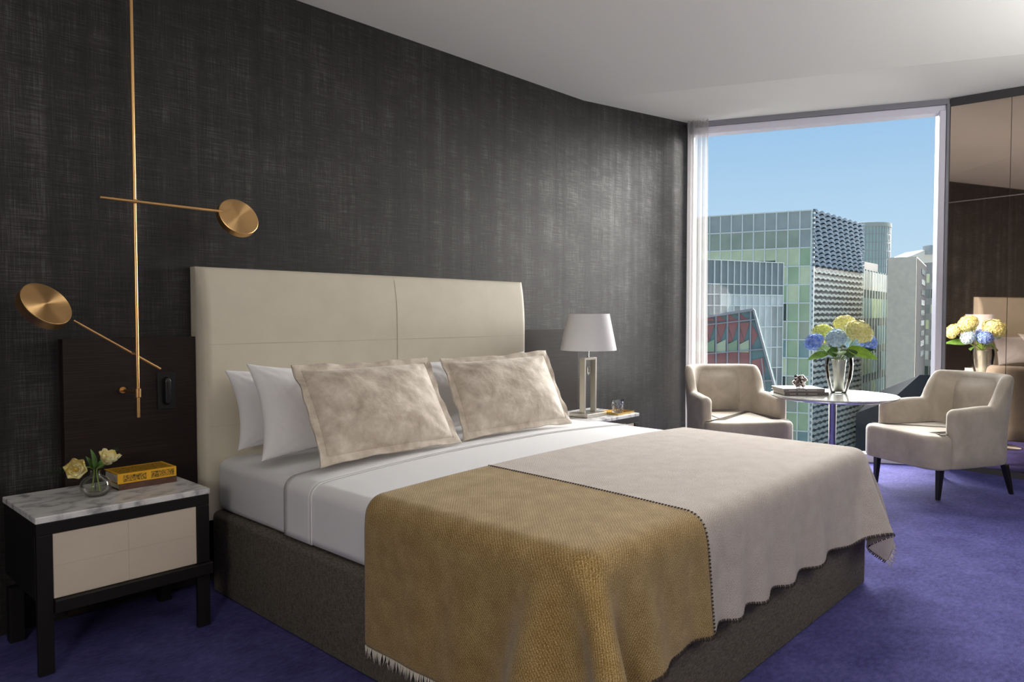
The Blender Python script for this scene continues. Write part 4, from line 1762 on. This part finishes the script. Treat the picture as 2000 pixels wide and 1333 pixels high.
    def bloom_mesh(mb, R, seed, sq=0.8):
        rr = random.Random(seed)
        n = 190
        for k in range(n):
            z = 1 - 2 * (k + 0.5) / n
            if z < -0.75:
                continue
            a = k * 2.399963 + rr.uniform(-0.1, 0.1)
            rad = math.sqrt(1 - z * z)
            d = Vector((rad * math.cos(a), rad * math.sin(a), z))
            p = Vector((d.x * R, d.y * R, d.z * R * sq)) * rr.uniform(0.84, 1.08)
            x = d.cross(Vector((0.31, 0.2, 0.93))).normalized()
            y = d.cross(x)
            rot = rr.uniform(0, 1.57)
            s = R * rr.uniform(0.17, 0.24)
            tilt = Vector((rr.uniform(-.3, .3), rr.uniform(-.3, .3), rr.uniform(-.3, .3)))
            for q in range(4):
                an = rot + q * PI / 2
                e = (x * math.cos(an) + y * math.sin(an))
                g2 = d.cross(e)
                dn = (d + tilt * 0.5).normalized()
                vs = [p, p + e * s * 0.55 + g2 * s * 0.42 + dn * s * 0.12, p + e * s + dn * s * 0.18, p + e * s * 0.55 - g2 * s * 0.42 + dn * s * 0.12]
                mb.add(vs, [(0, 1, 2), (0, 2, 3)])
        # inner mass
        mb.lathe([(0.05 * R, -0.62 * R * sq), (0.54 * R, -0.45 * R * sq), (0.74 * R, 0), (0.56 * R, 0.5 * R * sq), (0.05 * R, 0.74 * R * sq)], 18)

    def hyd(label, c, R, mat, seed, leaves=(), sq=0.8, lm='leaf'):
        t = thing('hydrangea', label, 'flower', base, 0, gname)
        c = Vector(c) - base
        mb = MB()
        bloom_mesh(mb, R, seed, sq)
        d = (c - Vector((0, 0, 0.02)))
        axis = Vector((d.x * 1.3, d.y * 1.3, d.z + 0.03)).normalized()
        m4 = Matrix.Translation(c) @ axis.to_track_quat('Z', 'Y').to_matrix().to_4x4()
        mb.v = [tuple(m4 @ Vector(p)) for p in mb.v]
        mb.build('bloom', M[mat], t, smooth=False)
        mb = MB()
        foot = Vector((c.x * 0.07, c.y * 0.07, -0.085)) + Vector((rnd.uniform(-.004, .004), rnd.uniform(-.004, .004), 0))
        neck = Vector((c.x * 0.14, c.y * 0.14, 0.125))
        mb.tube([foot, neck, c - axis * R * 0.55], 0.0032, 8)
        mb.build('stem', M['stem'], t)
        for (tip, w, nn, lmat) in leaves:
            mb = MB()
            b0 = neck.lerp(c, 0.35)
            leaf_mesh(mb, b0, Vector(tip) - base, nn, w, 0.22, 12, 0.12)
            mb.build('leaf', M[lmat], t, angle=70)
    C_ = (-0.72, -0.68, 0.15)
    up = (-0.4, -0.4, 0.8)
    hyd('deep blue hydrangea at the armchair-and-curtain side of the bouquet', (5.268, -1.252, 1.010), 0.065, 'hyd_blue', 1,
        [((5.235, -1.215, 0.885), 0.034, up, 'leaf_bright'), ((5.330, -1.330, 0.925), 0.045, C_, 'leaf_dark')], 0.82)
    hyd('small lime green hydrangea above the deep blue one', (5.425, -1.238, 1.080), 0.064, 'hyd_lime', 2, [((5.395, -1.300, 1.005), 0.034, up, 'leaf_dark')], 0.75)
    hyd('pale blue hydrangea at the centre of the bouquet facing the bed', (5.305, -1.390, 1.040), 0.067, 'hyd_pale', 3,
        [((5.330, -1.420, 0.920), 0.050, C_, 'leaf'), ((5.290, -1.330, 0.935), 0.036, C_, 'leaf')], 0.85)
    hyd('yellow hydrangea at the top of the bouquet', (5.600, -1.352, 1.132), 0.078, 'hyd_yellow', 4, [], 0.72)
    hyd('largest pale yellow hydrangea, facing the mirror side armchair', (5.452, -1.488, 1.082), 0.094, 'hyd_yellow', 5,
        [((5.395, -1.455, 0.900), 0.062, C_, 'leaf_dark'), ((5.560, -1.600, 0.895), 0.050, (-0.5, -0.5, 0.6), 'leaf_bright')], 0.80)
    hyd('blue hydrangea mostly hidden behind the largest yellow one', (5.606, -1.512, 1.005), 0.060, 'hyd_blue', 6, [((5.60, -1.56, 0.96), 0.035, up, 'leaf_dark')])
    hyd('yellow hydrangea at the window side, seen in the mirror', (5.585, -1.205, 1.055), 0.072, 'hyd_yellow', 7, [((5.62, -1.14, 0.95), 0.045, (0.7, 0.4, 0.4), 'leaf')])
    hyd('pale blue hydrangea at the window side, seen in the mirror', (5.655, -1.392, 1.000), 0.060, 'hyd_pale', 8, [((5.70, -1.44, 0.90), 0.04, (0.8, 0.0, 0.3), 'leaf')])
    # drop blooms that would cross each other are kept apart by their own positions


# ------------------------------------------------------------------ city outside
CAM = Vector((0, -3.24, 1.2))
YAW = math.radians(43.121)
FW = Vector((math.cos(YAW), math.sin(YAW)))
RT = Vector((math.sin(YAW), -math.cos(YAW)))
FOC = 1430.0


def site(px, d):
    """Plan position in metres of a building corner: bearing b from the room and real distance d along the room axis."""
    q = (px - 1000) / FOC
    return Vector((FW.x * d + RT.x * q * d, FW.y * d + RT.y * q * d - 3.24))


def elev(py, d):  # height from image pixel row py at the assumed depth d
    return 1.2 + (616 - py) / FOC * d


def build_city():
    GZ = -46.0
    mb = MB()
    mb.box((9, -60, GZ - 0.5), (260, 260, GZ))
    struct(mb.build('street_ground', M['asphalt'], smooth=False))

    def wall_panel(mb, a, b, z0, z1, o0, o1):
        """box standing on the line a-b (plan), from offset o0 to o1 on its outward side."""
        a, b = Vector(a), Vector(b)
        d = (b - a).normalized()
        n = Vector((d.y, -d.x))
        if n.dot(Vector((0, -3.24)) - a) < 0:
            n = -n
        p = [a + n * o0, b + n * o0, b + n * o1, a + n * o1]
        mb.prism(p, z0, z1)

    def bars(mb, a, b, z0, z1, cols, rows_z, w, dep):
        a, b = Vector(a), Vector(b)
        L = (b - a).length
        d = (b - a) / L
        for s in cols:
            wall_panel(mb, a + d * (s - w / 2), a + d * (s + w / 2), z0, z1, 0.0, dep)
        for z in rows_z:
            wall_panel(mb, a, b, z - w / 2, z + w / 2, 0.0, dep)

    # ---- main glass and louvre office block
    A, L_, R_ = site(1583, 90), site(1345, 97.0), site(1681, 105)
    ztop = elev(412, 90)
    t = thing('office_building', 'tall green glass office block with wavy louvred side, middle of the window view', 'building', (A.x, A.y, GZ))
    o = Vector((A.x, A.y, GZ))

    def fin(mb):
        mb.v = [tuple(Vector(p) - o) for p in mb.v]
        return mb
    back = L_ + (R_ - A)
    mb = MB()
    mb.prism([A, R_, back, L_], GZ, ztop - 0.1)
    fin(mb).build('core', M['gl_dark'], t, smooth=False)
    dL = (L_ - A).normalized()
    cw = 1.372
    rh = 2.268
    pr = random.Random(5)
    mb = MB()
    rows = [ztop - rh * k for k in range(0, 15)]
    bars(mb, A, A + dL * cw * 11, rows[-1], ztop, [0.06] + [cw * k for k in range(1, 11)], rows, 0.13, 0.16)
    fin(mb).build('mullion_grid', M['mullion'], t, smooth=False)
    for k in range(14):
        ncol = 10 if k < 4 else 3
        for c in range(ncol):
            if k == 0:
                m = 'gl_top'
            elif k == 1:
                m = 'gl_top' if c < 1 else 'gl_sage'
            elif k == 2:
                m = 'gl_pale' if c else 'gl_green'
            elif k == 3:
                m = pr.choice(['gl_sage', 'gl_green', 'gl_pale'])
            else:
                m = pr.choice(['gl_green', 'gl_green', 'gl_dark', 'gl_sage', 'gl_teal', 'gl_pale'])
            mb = MB()
            lo = rows[k + 1] + 0.07
            if k == 2 and c in (3, 4, 7, 8):
                mb2 = MB()
                wall_panel(mb2, A + dL * (cw * c + 0.07), A + dL * (cw * (c + 1) - 0.07), lo, lo + 0.7, 0.02, 0.06)
                fin(mb2).build('window_pane', M['gl_dark'], t, smooth=False)
                lo += 0.72
            wall_panel(mb, A + dL * (cw * c + 0.07), A + dL * (cw * (c + 1) - 0.07), lo, rows[k] - 0.07, 0.02, 0.06)
            fin(mb).build('window_pane', M[m], t, smooth=False)
    # louvred side: upper wave screen
    dR = (R_ - A).normalized()
    LR = (R_ - A).length
    zmid = elev(519, 90)
    nrm = Vector((dR.y, -dR.x))
    if nrm.dot(Vector((0, -3.24)) - A) < 0:
        nrm = -nrm

    def slat(mb, z, amp, period, h, dep, phase, mode, s0=0.0, s1=None):
        s1 = LR if s1 is None else s1
        n = int((s1 - s0) / (period / 8)) + 1
        top, bot = [], []
        rs = []
        for i in range(n + 1):
            s = s0 + (s1 - s0) * i / n
            ph = s / period * 2 * PI + phase
            w = abs(math.sin(ph / 2)) if mode == 'arch' else 0.5 + 0.5 * math.sin(ph)
            zz = z + amp * w
            p = A + dR * s
            a = p + nrm * 0.08
            b = p + nrm * (dep + 0.25 * amp * w)
            rs.append([(a.x, a.y, zz), (b.x, b.y, zz), (b.x, b.y, zz + h), (a.x, a.y, zz + h)])
        mb.rings(rs)
    mb = MB()
    wall_panel(mb, A + dR * 0.15, R_, zmid, ztop, 0.01, 0.05)
    fin(mb).build('screen_backing', M['louvre_back'], t, smooth=False)
    mb = MB()
    nrow = 13
    for k in range(nrow):
        z = zmid + (ztop - 0.35 - zmid) * k / (nrow - 1)
        slat(mb, z - 0.12, 0.26, 2.2, 0.36, 0.32, 0.7 * k, 'arch')
    fin(mb).build('louvre_screen', M['louvre_blue'], t, smooth=False)
    mb = MB()
    wall_panel(mb, A + dR * 0.15, R_, GZ, zmid - 0.02, 0.01, 0.05)
    fin(mb).build('lower_screen_backing', M['louvre_back_low'], t, smooth=False)
    mb = MB()
    nrow = 40
    for k in range(nrow):
        z = zmid - 0.9 - k * 0.72
        slat(mb, z, 0.16, 1.7, 0.27 if k < 14 else 0.38, 0.25, 1.1 * k, 'sin')
    fin(mb).build('lower_louvre_screen', M['louvre_white'], t, smooth=False)
    mb = MB()
    wall_panel(mb, A - dR * 0.0, A + dR * 0.25, GZ, ztop, 0.0, 0.3)
    fin(mb).build('corner_post', M['mullion'], t, smooth=False)

    # ---- low reflective glass block in front
    B0, B1 = site(1340, 70), site(1528, 76)
    zt = elev(508, 71.5)
    t = thing('glass_block', 'lower slate blue reflective glass block standing before the green office block', 'building', (B1.x, B1.y, GZ))
    o = Vector((B1.x, B1.y, GZ))
    dB = (B0 - B1).normalized()
    bk = Vector((-dB.y, dB.x))
    if bk.dot(FW) < 0:
        bk = -bk
    mb = MB()
    mb.prism([B0, B1, B1 + bk * 4, B0 + bk * 4], GZ, zt - 0.05)
    fin(mb).build('core', M['gl_slate'], t, smooth=False)
    cw2, cols = 0.86, 12
    zr = [zt, zt - 2.35, zt - 3.35, zt - 4.45, zt - 6.6, zt - 8.7, zt - 10.8, zt - 12.9, zt - 15]
    mb = MB()
    bars(mb, B1, B1 + dB * cw2 * cols, zr[-1], zt, [0.05] + [cw2 * k for k in range(1, cols)], zr, 0.075, 0.13)
    fin(mb).build('mullion_grid', M['mullion'], t, smooth=False)
    for k in range(len(zr) - 1):
        pool = (['gl_slate'], ['gl_slate', 'gl_slate', 'gl_top'], ['gl_sky'], ['gl_sky', 'gl_sky', 'gl_sky', 'gl_top'], ['gl_sky', 'gl_top', 'gl_sky'], ['gl_top', 'gl_sky', 'gl_slate'], ['gl_teal', 'gl_top', 'gl_slate'], ['gl_slate', 'gl_top', 'gl_teal'])[k]  # pale rows carry the sky reflection in the pane colour
        for c in range(10):
            mb = MB()
            wall_panel(mb, B1 + dB * (cw2 * c + 0.04), B1 + dB * (cw2 * (c + 1) - 0.04), zr[k + 1] + 0.04, zr[k] - 0.04, 0.01, 0.05)
            fin(mb).build('window_pane', M[pr.choice(pool)], t, smooth=False)

    # ---- red panelled building with slanting end
    D = 46.0
    P0, P1 = site(1360, D + 1.2), site(1471, D)
    t = thing('red_building', 'red and glass building with slanting steel edge low behind the armchair', 'building', (P1.x, P1.y, GZ))
    o = Vector((P1.x, P1.y, GZ))
    e = (P1 - P0).normalized()
    bk = Vector((-e.y, e.x))
    if bk.dot(FW) < 0:
        bk = -bk
    zt0, zt1 = elev(622, D + 1.2), elev(605, D)
    zlow = elev(860, D)
    sx = (1524 - 1471) / FOC * D          # how far the slanted end runs out below
    W = (P1 - P0).length

    def fp(s, z, off):
        p = P0 + e * s - bk * off
        return (p.x, p.y, z)

    def right_edge(z):
        return W + sx * (zt1 - z) / (zt1 - elev(800, D))
    mb = MB()
    fr = [fp(0, zlow, 0), fp(right_edge(zlow), zlow, 0), fp(W, zt1, 0), fp(0, zt0, 0)]
    bkv = [(p[0] + bk.x * 5, p[1] + bk.y * 5, p[2]) for p in fr]
    mb.add(fr + bkv, [(0, 1, 2, 3), (7, 6, 5, 4), (0, 4, 5, 1), (1, 5, 6, 2), (2, 6, 7, 3), (3, 7, 4, 0)])
    fin(mb).build('core', M['gl_teal'], t, smooth=False)
    # panes between vertical bars, red triangles
    us = [W - 0.20 - 0.70 * k for k in range(0, 6)]
    zrows = [zt1 - 0.05, zt1 - 0.80, zt1 - 2.65, zt1 - 4.6, zt1 - 6.2]
    mb = MB()

    def bar(p, q, w, d0, d1):
        (s0, z0), (s1, z1) = p, q
        dd = Vector((s1 - s0, z1 - z0)).normalized()
        nn = Vector((-dd.y, dd.x)) * w / 2
        pts = [(s0 + nn.x, z0 + nn.y), (s1 + nn.x, z1 + nn.y), (s1 - nn.x, z1 - nn.y), (s0 - nn.x, z0 - nn.y)]
        mb.add([fp(a, b, d0) for a, b in pts] + [fp(a, b, d1) for a, b in pts], [(0, 1, 2, 3), (7, 6, 5, 4), (0, 4, 5, 1), (1, 5, 6, 2), (2, 6, 7, 3), (3, 7, 4, 0)])
    for k in range(0, 7):
        s = W - 0.15 - 0.70 * k
        bar((s + 0.02 * k, zlow), (s, zt1 - 0.12 * (W - s) / W * 3), 0.09, 0.0, 0.14)
    s_ex = W + 0.62
    bar((s_ex + 0.5, zlow), (s_ex - 0.1, elev(700, D)), 0.08, 0.0, 0.12)
    for z in zrows[1:]:
        bar((0, z - 0.25), (right_edge(z + 0.25), z + 0.18), 0.07, 0.0, 0.15)
    bar((0, zt0), (W, zt1), 0.16, -0.1, 0.2)
    bar((W, zt1), (right_edge(zlow), zlow), 0.13, -0.1, 0.2)
    fin(mb).build('steel_frame', M['steel'], t, smooth=False)
    tri = []
    for k in range(5):
        s0, s1 = us[k] - 0.66 if k else us[0] - 0.66, us[k]
        sm = (s0 + s1) / 2
        tri += [[(s0, zrows[0] - 0.15), (s1, zrows[1] + 0.1), (s0, zrows[1])],
                [(s0, zrows[1] - 0.05), (s1, zrows[1]), (sm, zrows[1] - 1.15)],
                [(s0, zrows[1] - 0.2), (sm, zrows[1] - 1.2), (s0, zrows[2] + 0.5)],
                [(s0, zrows[2] - 0.1), (s1, zrows[2]), (s1, zrows[3]), (s0 + 0.1, zrows[3])]]
    tri += [[(W - 0.10, zt1 - 0.9), (right_edge(zt1 - 1.6) - 0.15, zt1 - 1.6), (W - 0.08, zt1 - 2.4)], [(W - 0.05, zt1 - 3.2), (W + 0.62, zt1 - 3.0), (W + 0.75, zt1 - 4.0), (W, zt1 - 4.6)]]
    for pg in tri:
        mb = MB()
        n = len(pg)
        mb.add([fp(a, b, 0.01) for a, b in pg] + [fp(a, b, 0.05) for a, b in pg], [tuple(range(n)), tuple(range(2 * n - 1, n - 1, -1))] + [(i, n + i, n + (i + 1) % n, (i + 1) % n) for i in range(n)])
        fin(mb).build('red_panel', M['red_panel'], t, smooth=False)
    for k in range(5):
        mb = MB()
        pg = [(us[k] - 0.62, zrows[2] - 0.05), (us[k] - 0.04, zrows[2] - 0.05), (us[k] - 0.04, zrows[2] + 0.75), (us[k] - 0.62, zrows[2] + 0.45)]
        n = 4
        mb.add([fp(a, b, 0.06) for a, b in pg] + [fp(a, b, 0.09) for a, b in pg], [(0, 1, 2, 3), (7, 6, 5, 4), (0, 4, 5, 1), (1, 5, 6, 2), (2, 6, 7, 3), (3, 7, 4, 0)])
        fin(mb).build('window_pane', M['gl_green' if k % 2 else 'gl_pale'], t, smooth=False)

    # ---- green finned building beside the louvres
    G0, G1 = site(1681, 106), site(1738, 124)
    zt = elev(525, 106)
    t = thing('finned_building', 'green glass building with thin vertical white fins between louvres and stone tower', 'building', (G0.x, G0.y, GZ))
    o = Vector((G0.x, G0.y, GZ))
    d = (G1 - G0).normalized()
    LG = (G1 - G0).length
    bk = Vector((-d.y, d.x))
    if bk.dot(FW) < 0:
        bk = -bk
    mb = MB()
    mb.prism([G0, G1, G1 + bk * 10, G0 + bk * 10], GZ, zt)
    fin(mb).build('core', M['gl_dark'], t, smooth=False)
    mb = MB()
    bars(mb, G0, G1, GZ, zt, [LG * (k + 0.5) / 11 for k in range(11)], [], 0.20, 0.14)
    fin(mb).build('fin_grating', M['mullion'], t, smooth=False)
    zf = [zt - 0.2, zt - 4.2, zt - 8.4, zt - 12.6, zt - 16.8, zt - 21.0, zt - 25.2]
    for k in range(6):
        for c in range(6):
            mb = MB()
            a0, a1 = LG * c / 6 + 0.12, LG * (c + 1) / 6 - 0.12
            wall_panel(mb, G0 + d * a0, G0 + d * a1, zf[k + 1] + 1.2, zf[k], 0.01, 0.06)
            fin(mb).build('window_pane', M[pr.choice(['gl_sky', 'gl_top'] if k == 0 else ['gl_green', 'gl_teal', 'gl_dark', 'gl_teal'])], t, smooth=False)
    mb = MB()
    q0, q1 = G0 + bk * 3 + d * 1, G1 + bk * 2
    mb.prism([q0, q1, q1 + bk * 5, q0 + bk * 5], zt, zt + 1.9)
    fin(mb).build('roof_parapet', M['taupe'], t, smooth=False)

    # ---- round tower
    c = site(1683, 155)
    R = 47 / FOC * 155
    M['gl_haze'] = pmat('facade_glass_haze', (0.40, 0.52, 0.48), 0.2)  # distance haze put into the glass colour
    zt = elev(441, 155)
    t = thing('round_tower', 'round glass tower showing above the louvred office block', 'building', (c.x, c.y, GZ))
    o = Vector((c.x, c.y, GZ))
    mb = MB()
    mb.lathe([(R, GZ), (R, zt - 0.8)], 64, (c.x, c.y, 0))
    fin(mb).build('glass_drum', M['gl_haze'], t, angle=60)
    mb = MB()
    mb.lathe([(R + 0.25, zt - 0.8), (R + 0.25, zt), (R - 0.5, zt + 0.1)], 64, (c.x, c.y, 0))
    fin(mb).build('roof_rim', M['louvre_white'], t, angle=40)
    mb = MB()
    for k in range(48):
        a = 2 * PI * k / 48
        p = Vector((c.x + (R + 0.05) * math.cos(a), c.y + (R + 0.05) * math.sin(a)))
        mb.box((p.x - 0.07, p.y - 0.07, zt - 14), (p.x + 0.07, p.y + 0.07, zt - 0.8))
    for k in range(1, 7):
        mb.lathe([(R + 0.1, zt - 0.8 - 1.7 * k), (R + 0.1, zt - 0.6 - 1.7 * k)], 64, (c.x, c.y, 0))
    fin(mb).build('mullion_grid', M['mullion_grey'], t, smooth=False)

    # ---- stone tower
    S0, S1, S2 = site(1732, 96), site(1788, 94), site(1807, 112)
    zt = elev(503, 95)
    t = thing('stone_building', 'plain beige stone clad tower near the window jamb', 'building', (S0.x, S0.y, GZ))
    o = Vector((S0.x, S0.y, GZ))
    mb = MB()
    mb.prism([S0, S1, S2, S0 + (S2 - S1)], GZ, zt)
    fin(mb).build('tower_body', M['stone'], t, smooth=False)
    d = (S2 - S1)
    M['dark_clad'] = pmat('side_cladding_slate', (0.055, 0.056, 0.058), 0.95, spec=0.02)  # darkness of the tower's shaded side put into the colour
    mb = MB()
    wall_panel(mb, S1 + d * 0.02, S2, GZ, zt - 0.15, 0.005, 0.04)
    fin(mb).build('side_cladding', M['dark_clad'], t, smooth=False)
    for k in range(9):
        z = zt - 1.0 - 1.45 * k
        mb = MB()
        wall_panel(mb, S1 + d * 0.45, S1 + d * 0.8, z - 0.75, z, 0.05, 0.09)
        fin(mb).build('window', M['gl_sky' if k % 2 else 'gl_slate'], t, smooth=False)

    # ---- far right office with window bands
    Q0, Q1 = site(1800, 125), site(1880, 118)
    zt = elev(512, 122)
    t = thing('grey_office_building', 'grey office building with rows of windows beside the window jamb', 'building', (Q0.x, Q0.y, GZ))
    o = Vector((Q0.x, Q0.y, GZ))
    d = (Q1 - Q0).normalized()
    mb = MB()
    mb.prism([Q0, Q1, Q1 + FW * 12, Q0 + FW * 12], GZ, zt)
    fin(mb).build('wall', M['stone_dark'], t, smooth=False)
    for k in range(7):
        for cc in range(4):
            mb = MB()
            z = zt - 1.9 - 2.6 * k
            wall_panel(mb, Q0 + d * (0.4 + 1.35 * cc), Q0 + d * (1.4 + 1.35 * cc), z - 1.5, z, 0.0, 0.08)
            fin(mb).build('window', M[pr.choice(['gl_sky', 'gl_pale', 'gl_dark', 'gl_slate'])], t, smooth=False)

    # ---- distant pale building with roof plant
    F0, F1 = site(1765, 190), site(1870, 190)
    t = thing('cream_building', 'distant sunlit cream building with roof plant box', 'building', (F0.x, F0.y, GZ))
    o = Vector((F0.x, F0.y, GZ))
    mb = MB()
    F05 = site(1806, 190)
    zt = elev(488, 190)
    fr = [(F0, elev(505, 190)), (F05, zt), (F1, zt)]
    vs = [(p.x, p.y, GZ) for p, z in fr] + [(p.x, p.y, z) for p, z in fr]
    vs += [(p[0] + FW.x * 10, p[1] + FW.y * 10, p[2]) for p in vs]
    mb.add(vs, [(0, 1, 4, 3), (1, 2, 5, 4), (6, 9, 10, 7), (7, 10, 11, 8), (3, 4, 10, 9), (4, 5, 11, 10), (0, 3, 9, 6), (2, 8, 11, 5), (0, 6, 7, 1), (1, 7, 8, 2)])
    fin(mb).build('wall', M['far_cream'], t, smooth=False)
    mb = MB()
    a, b = site(1812, 188), site(1824, 188)
    mb.prism([a, b, b + FW * 3, a + FW * 3], zt - 1.4, zt + 0.9)
    fin(mb).build('roof_plant', M['mullion_grey'], t, smooth=False)

    # ---- dark block standing in for the shadow on the stone tower
    D = 78
    H0, H1, H2 = site(1744, D), site(1798, D), site(1845, D)
    t = thing('dark_roof_building', 'low dark slate roofed building before the stone tower', 'building', (H0.x, H0.y, GZ))
    o = Vector((H0.x, H0.y, GZ))
    mb = MB()
    fr = [(H0, elev(782, D)), (H1, elev(733, D)), (H2, elev(733, D))]
    vs = [(p.x, p.y, GZ) for p, z in fr] + [(p.x, p.y, z) for p, z in fr]
    vs += [(p[0] + FW.x * 8, p[1] + FW.y * 8, p[2] if k < 3 else p[2] - 2.5) for k, p in enumerate(vs)]
    mb.add(vs, [(0, 1, 4, 3), (1, 2, 5, 4), (6, 9, 10, 7), (7, 10, 11, 8), (3, 4, 10, 9), (4, 5, 11, 10), (0, 3, 9, 6), (2, 8, 11, 5), (0, 6, 7, 1), (1, 7, 8, 2)])
    fin(mb).build('roof', M['slate_roof'], t, smooth=False)  # dark body drawn in place of a cast shadow


# ------------------------------------------------------------------ light
SUN_E, SUN_AZ, SUN_EL, SUN_ANG = 35.0, 8, 30, 74
FILL_TOP = ()
FILL_SIDE = 82.0
FILL_UP = 130.0


def build_light():
    w = bpy.data.worlds.new('day_sky')
    SC.world = w
    w.use_nodes = True
    nt = w.node_tree
    bg = nt.nodes['Background']
    tc = nt.nodes.new('ShaderNodeTexCoord')
    sp = nt.nodes.new('ShaderNodeSeparateXYZ')
    nt.links.new(tc.outputs['Generated'], sp.inputs[0])
    mr = nt.nodes.new('ShaderNodeMapRange')
    mr.inputs['From Min'].default_value = -1
    mr.inputs['From Max'].default_value = 1
    nt.links.new(sp.outputs['Z'], mr.inputs['Value'])
    col = ramp(nt, mr.outputs[0], [(0.0, (0.20, 0.20, 0.20)), (0.495, (0.40, 0.40, 0.40)), (0.505, (0.62, 0.79, 0.90)), (0.55, (0.50, 0.71, 0.90)), (0.62, (0.345, 0.575, 0.84)), (1.0, (0.25, 0.46, 0.80))])
    nt.links.new(col, bg.inputs['Color'])
    bg.inputs['Strength'].default_value = 1.0

    # broad hazy sun through the window
    s = bpy.data.lights.new('sun', 'SUN')
    s.energy = SUN_E
    s.angle = math.radians(SUN_ANG)
    s.color = (1.0, 0.965, 0.92)
    o = bpy.data.objects.new('sun', s)
    COL.objects.link(o)
    az, el = math.radians(SUN_AZ), math.radians(SUN_EL)
    d = Vector((math.cos(az) * math.cos(el), math.sin(az) * math.cos(el), math.sin(el)))
    o.rotation_euler = d.to_track_quat('Z', 'Y').to_euler()
    o.location = (12, 6, 8)

    # unseen fill lights added behind the viewpoint to brighten the room, no fixtures
    for x, y, e in FILL_TOP:
        l = bpy.data.lights.new('ceiling_light', 'AREA')
        l.shape = 'DISK'
        l.size = 0.9
        l.energy = e
        l.color = (1.0, 0.92, 0.82)
        o = bpy.data.objects.new('ceiling_light', l)
        COL.objects.link(o)
        o.location = (x, y, FLAT_Z - 0.01)
    for x, y, k in ((4.3, -4.3, 1.0), (0.7, -3.8, 0.35)):
        l = bpy.data.lights.new('uplighter', 'AREA')  # added fill aimed up to brighten the ceiling
        l.shape = 'DISK'
        l.size = 0.4
        l.energy = FILL_UP * k
        l.color = (1.0, 0.97, 0.92)
        o = bpy.data.objects.new('uplighter', l)
        COL.objects.link(o)
        o.location = (x, y, 1.5)
        o.rotation_euler = (PI, 0, 0)
    l = bpy.data.lights.new('floor_lamp_light', 'POINT')  # added fill for the headboard and near side of the bed
    l.energy = FILL_SIDE
    l.shadow_soft_size = 0.3
    l.color = (1.0, 0.93, 0.84)
    o = bpy.data.objects.new('floor_lamp_light', l)
    COL.objects.link(o)
    o.location = (-1.35, -3.45, 1.5)


def build_camera():
    c = bpy.data.cameras.new('camera')
    c.sensor_width = 36.0
    c.lens = FOC / 2000 * 36.0
    c.clip_start = 0.02
    c.clip_end = 600
    o = bpy.data.objects.new('camera', c)
    COL.objects.link(o)
    o.location = CAM
    o.rotation_euler = (PI / 2 - math.radians(2.0225), 0, YAW - PI / 2)
    SC.camera = o


build_camera()
build_room()
build_wardrobe()
build_curtain()
build_bed()
build_sheet()
build_pillows()
build_throw()
build_bedside()
build_brass_lamp()
build_table_lamp()
build_nightstand_items()
build_seating()
build_city()
build_light()
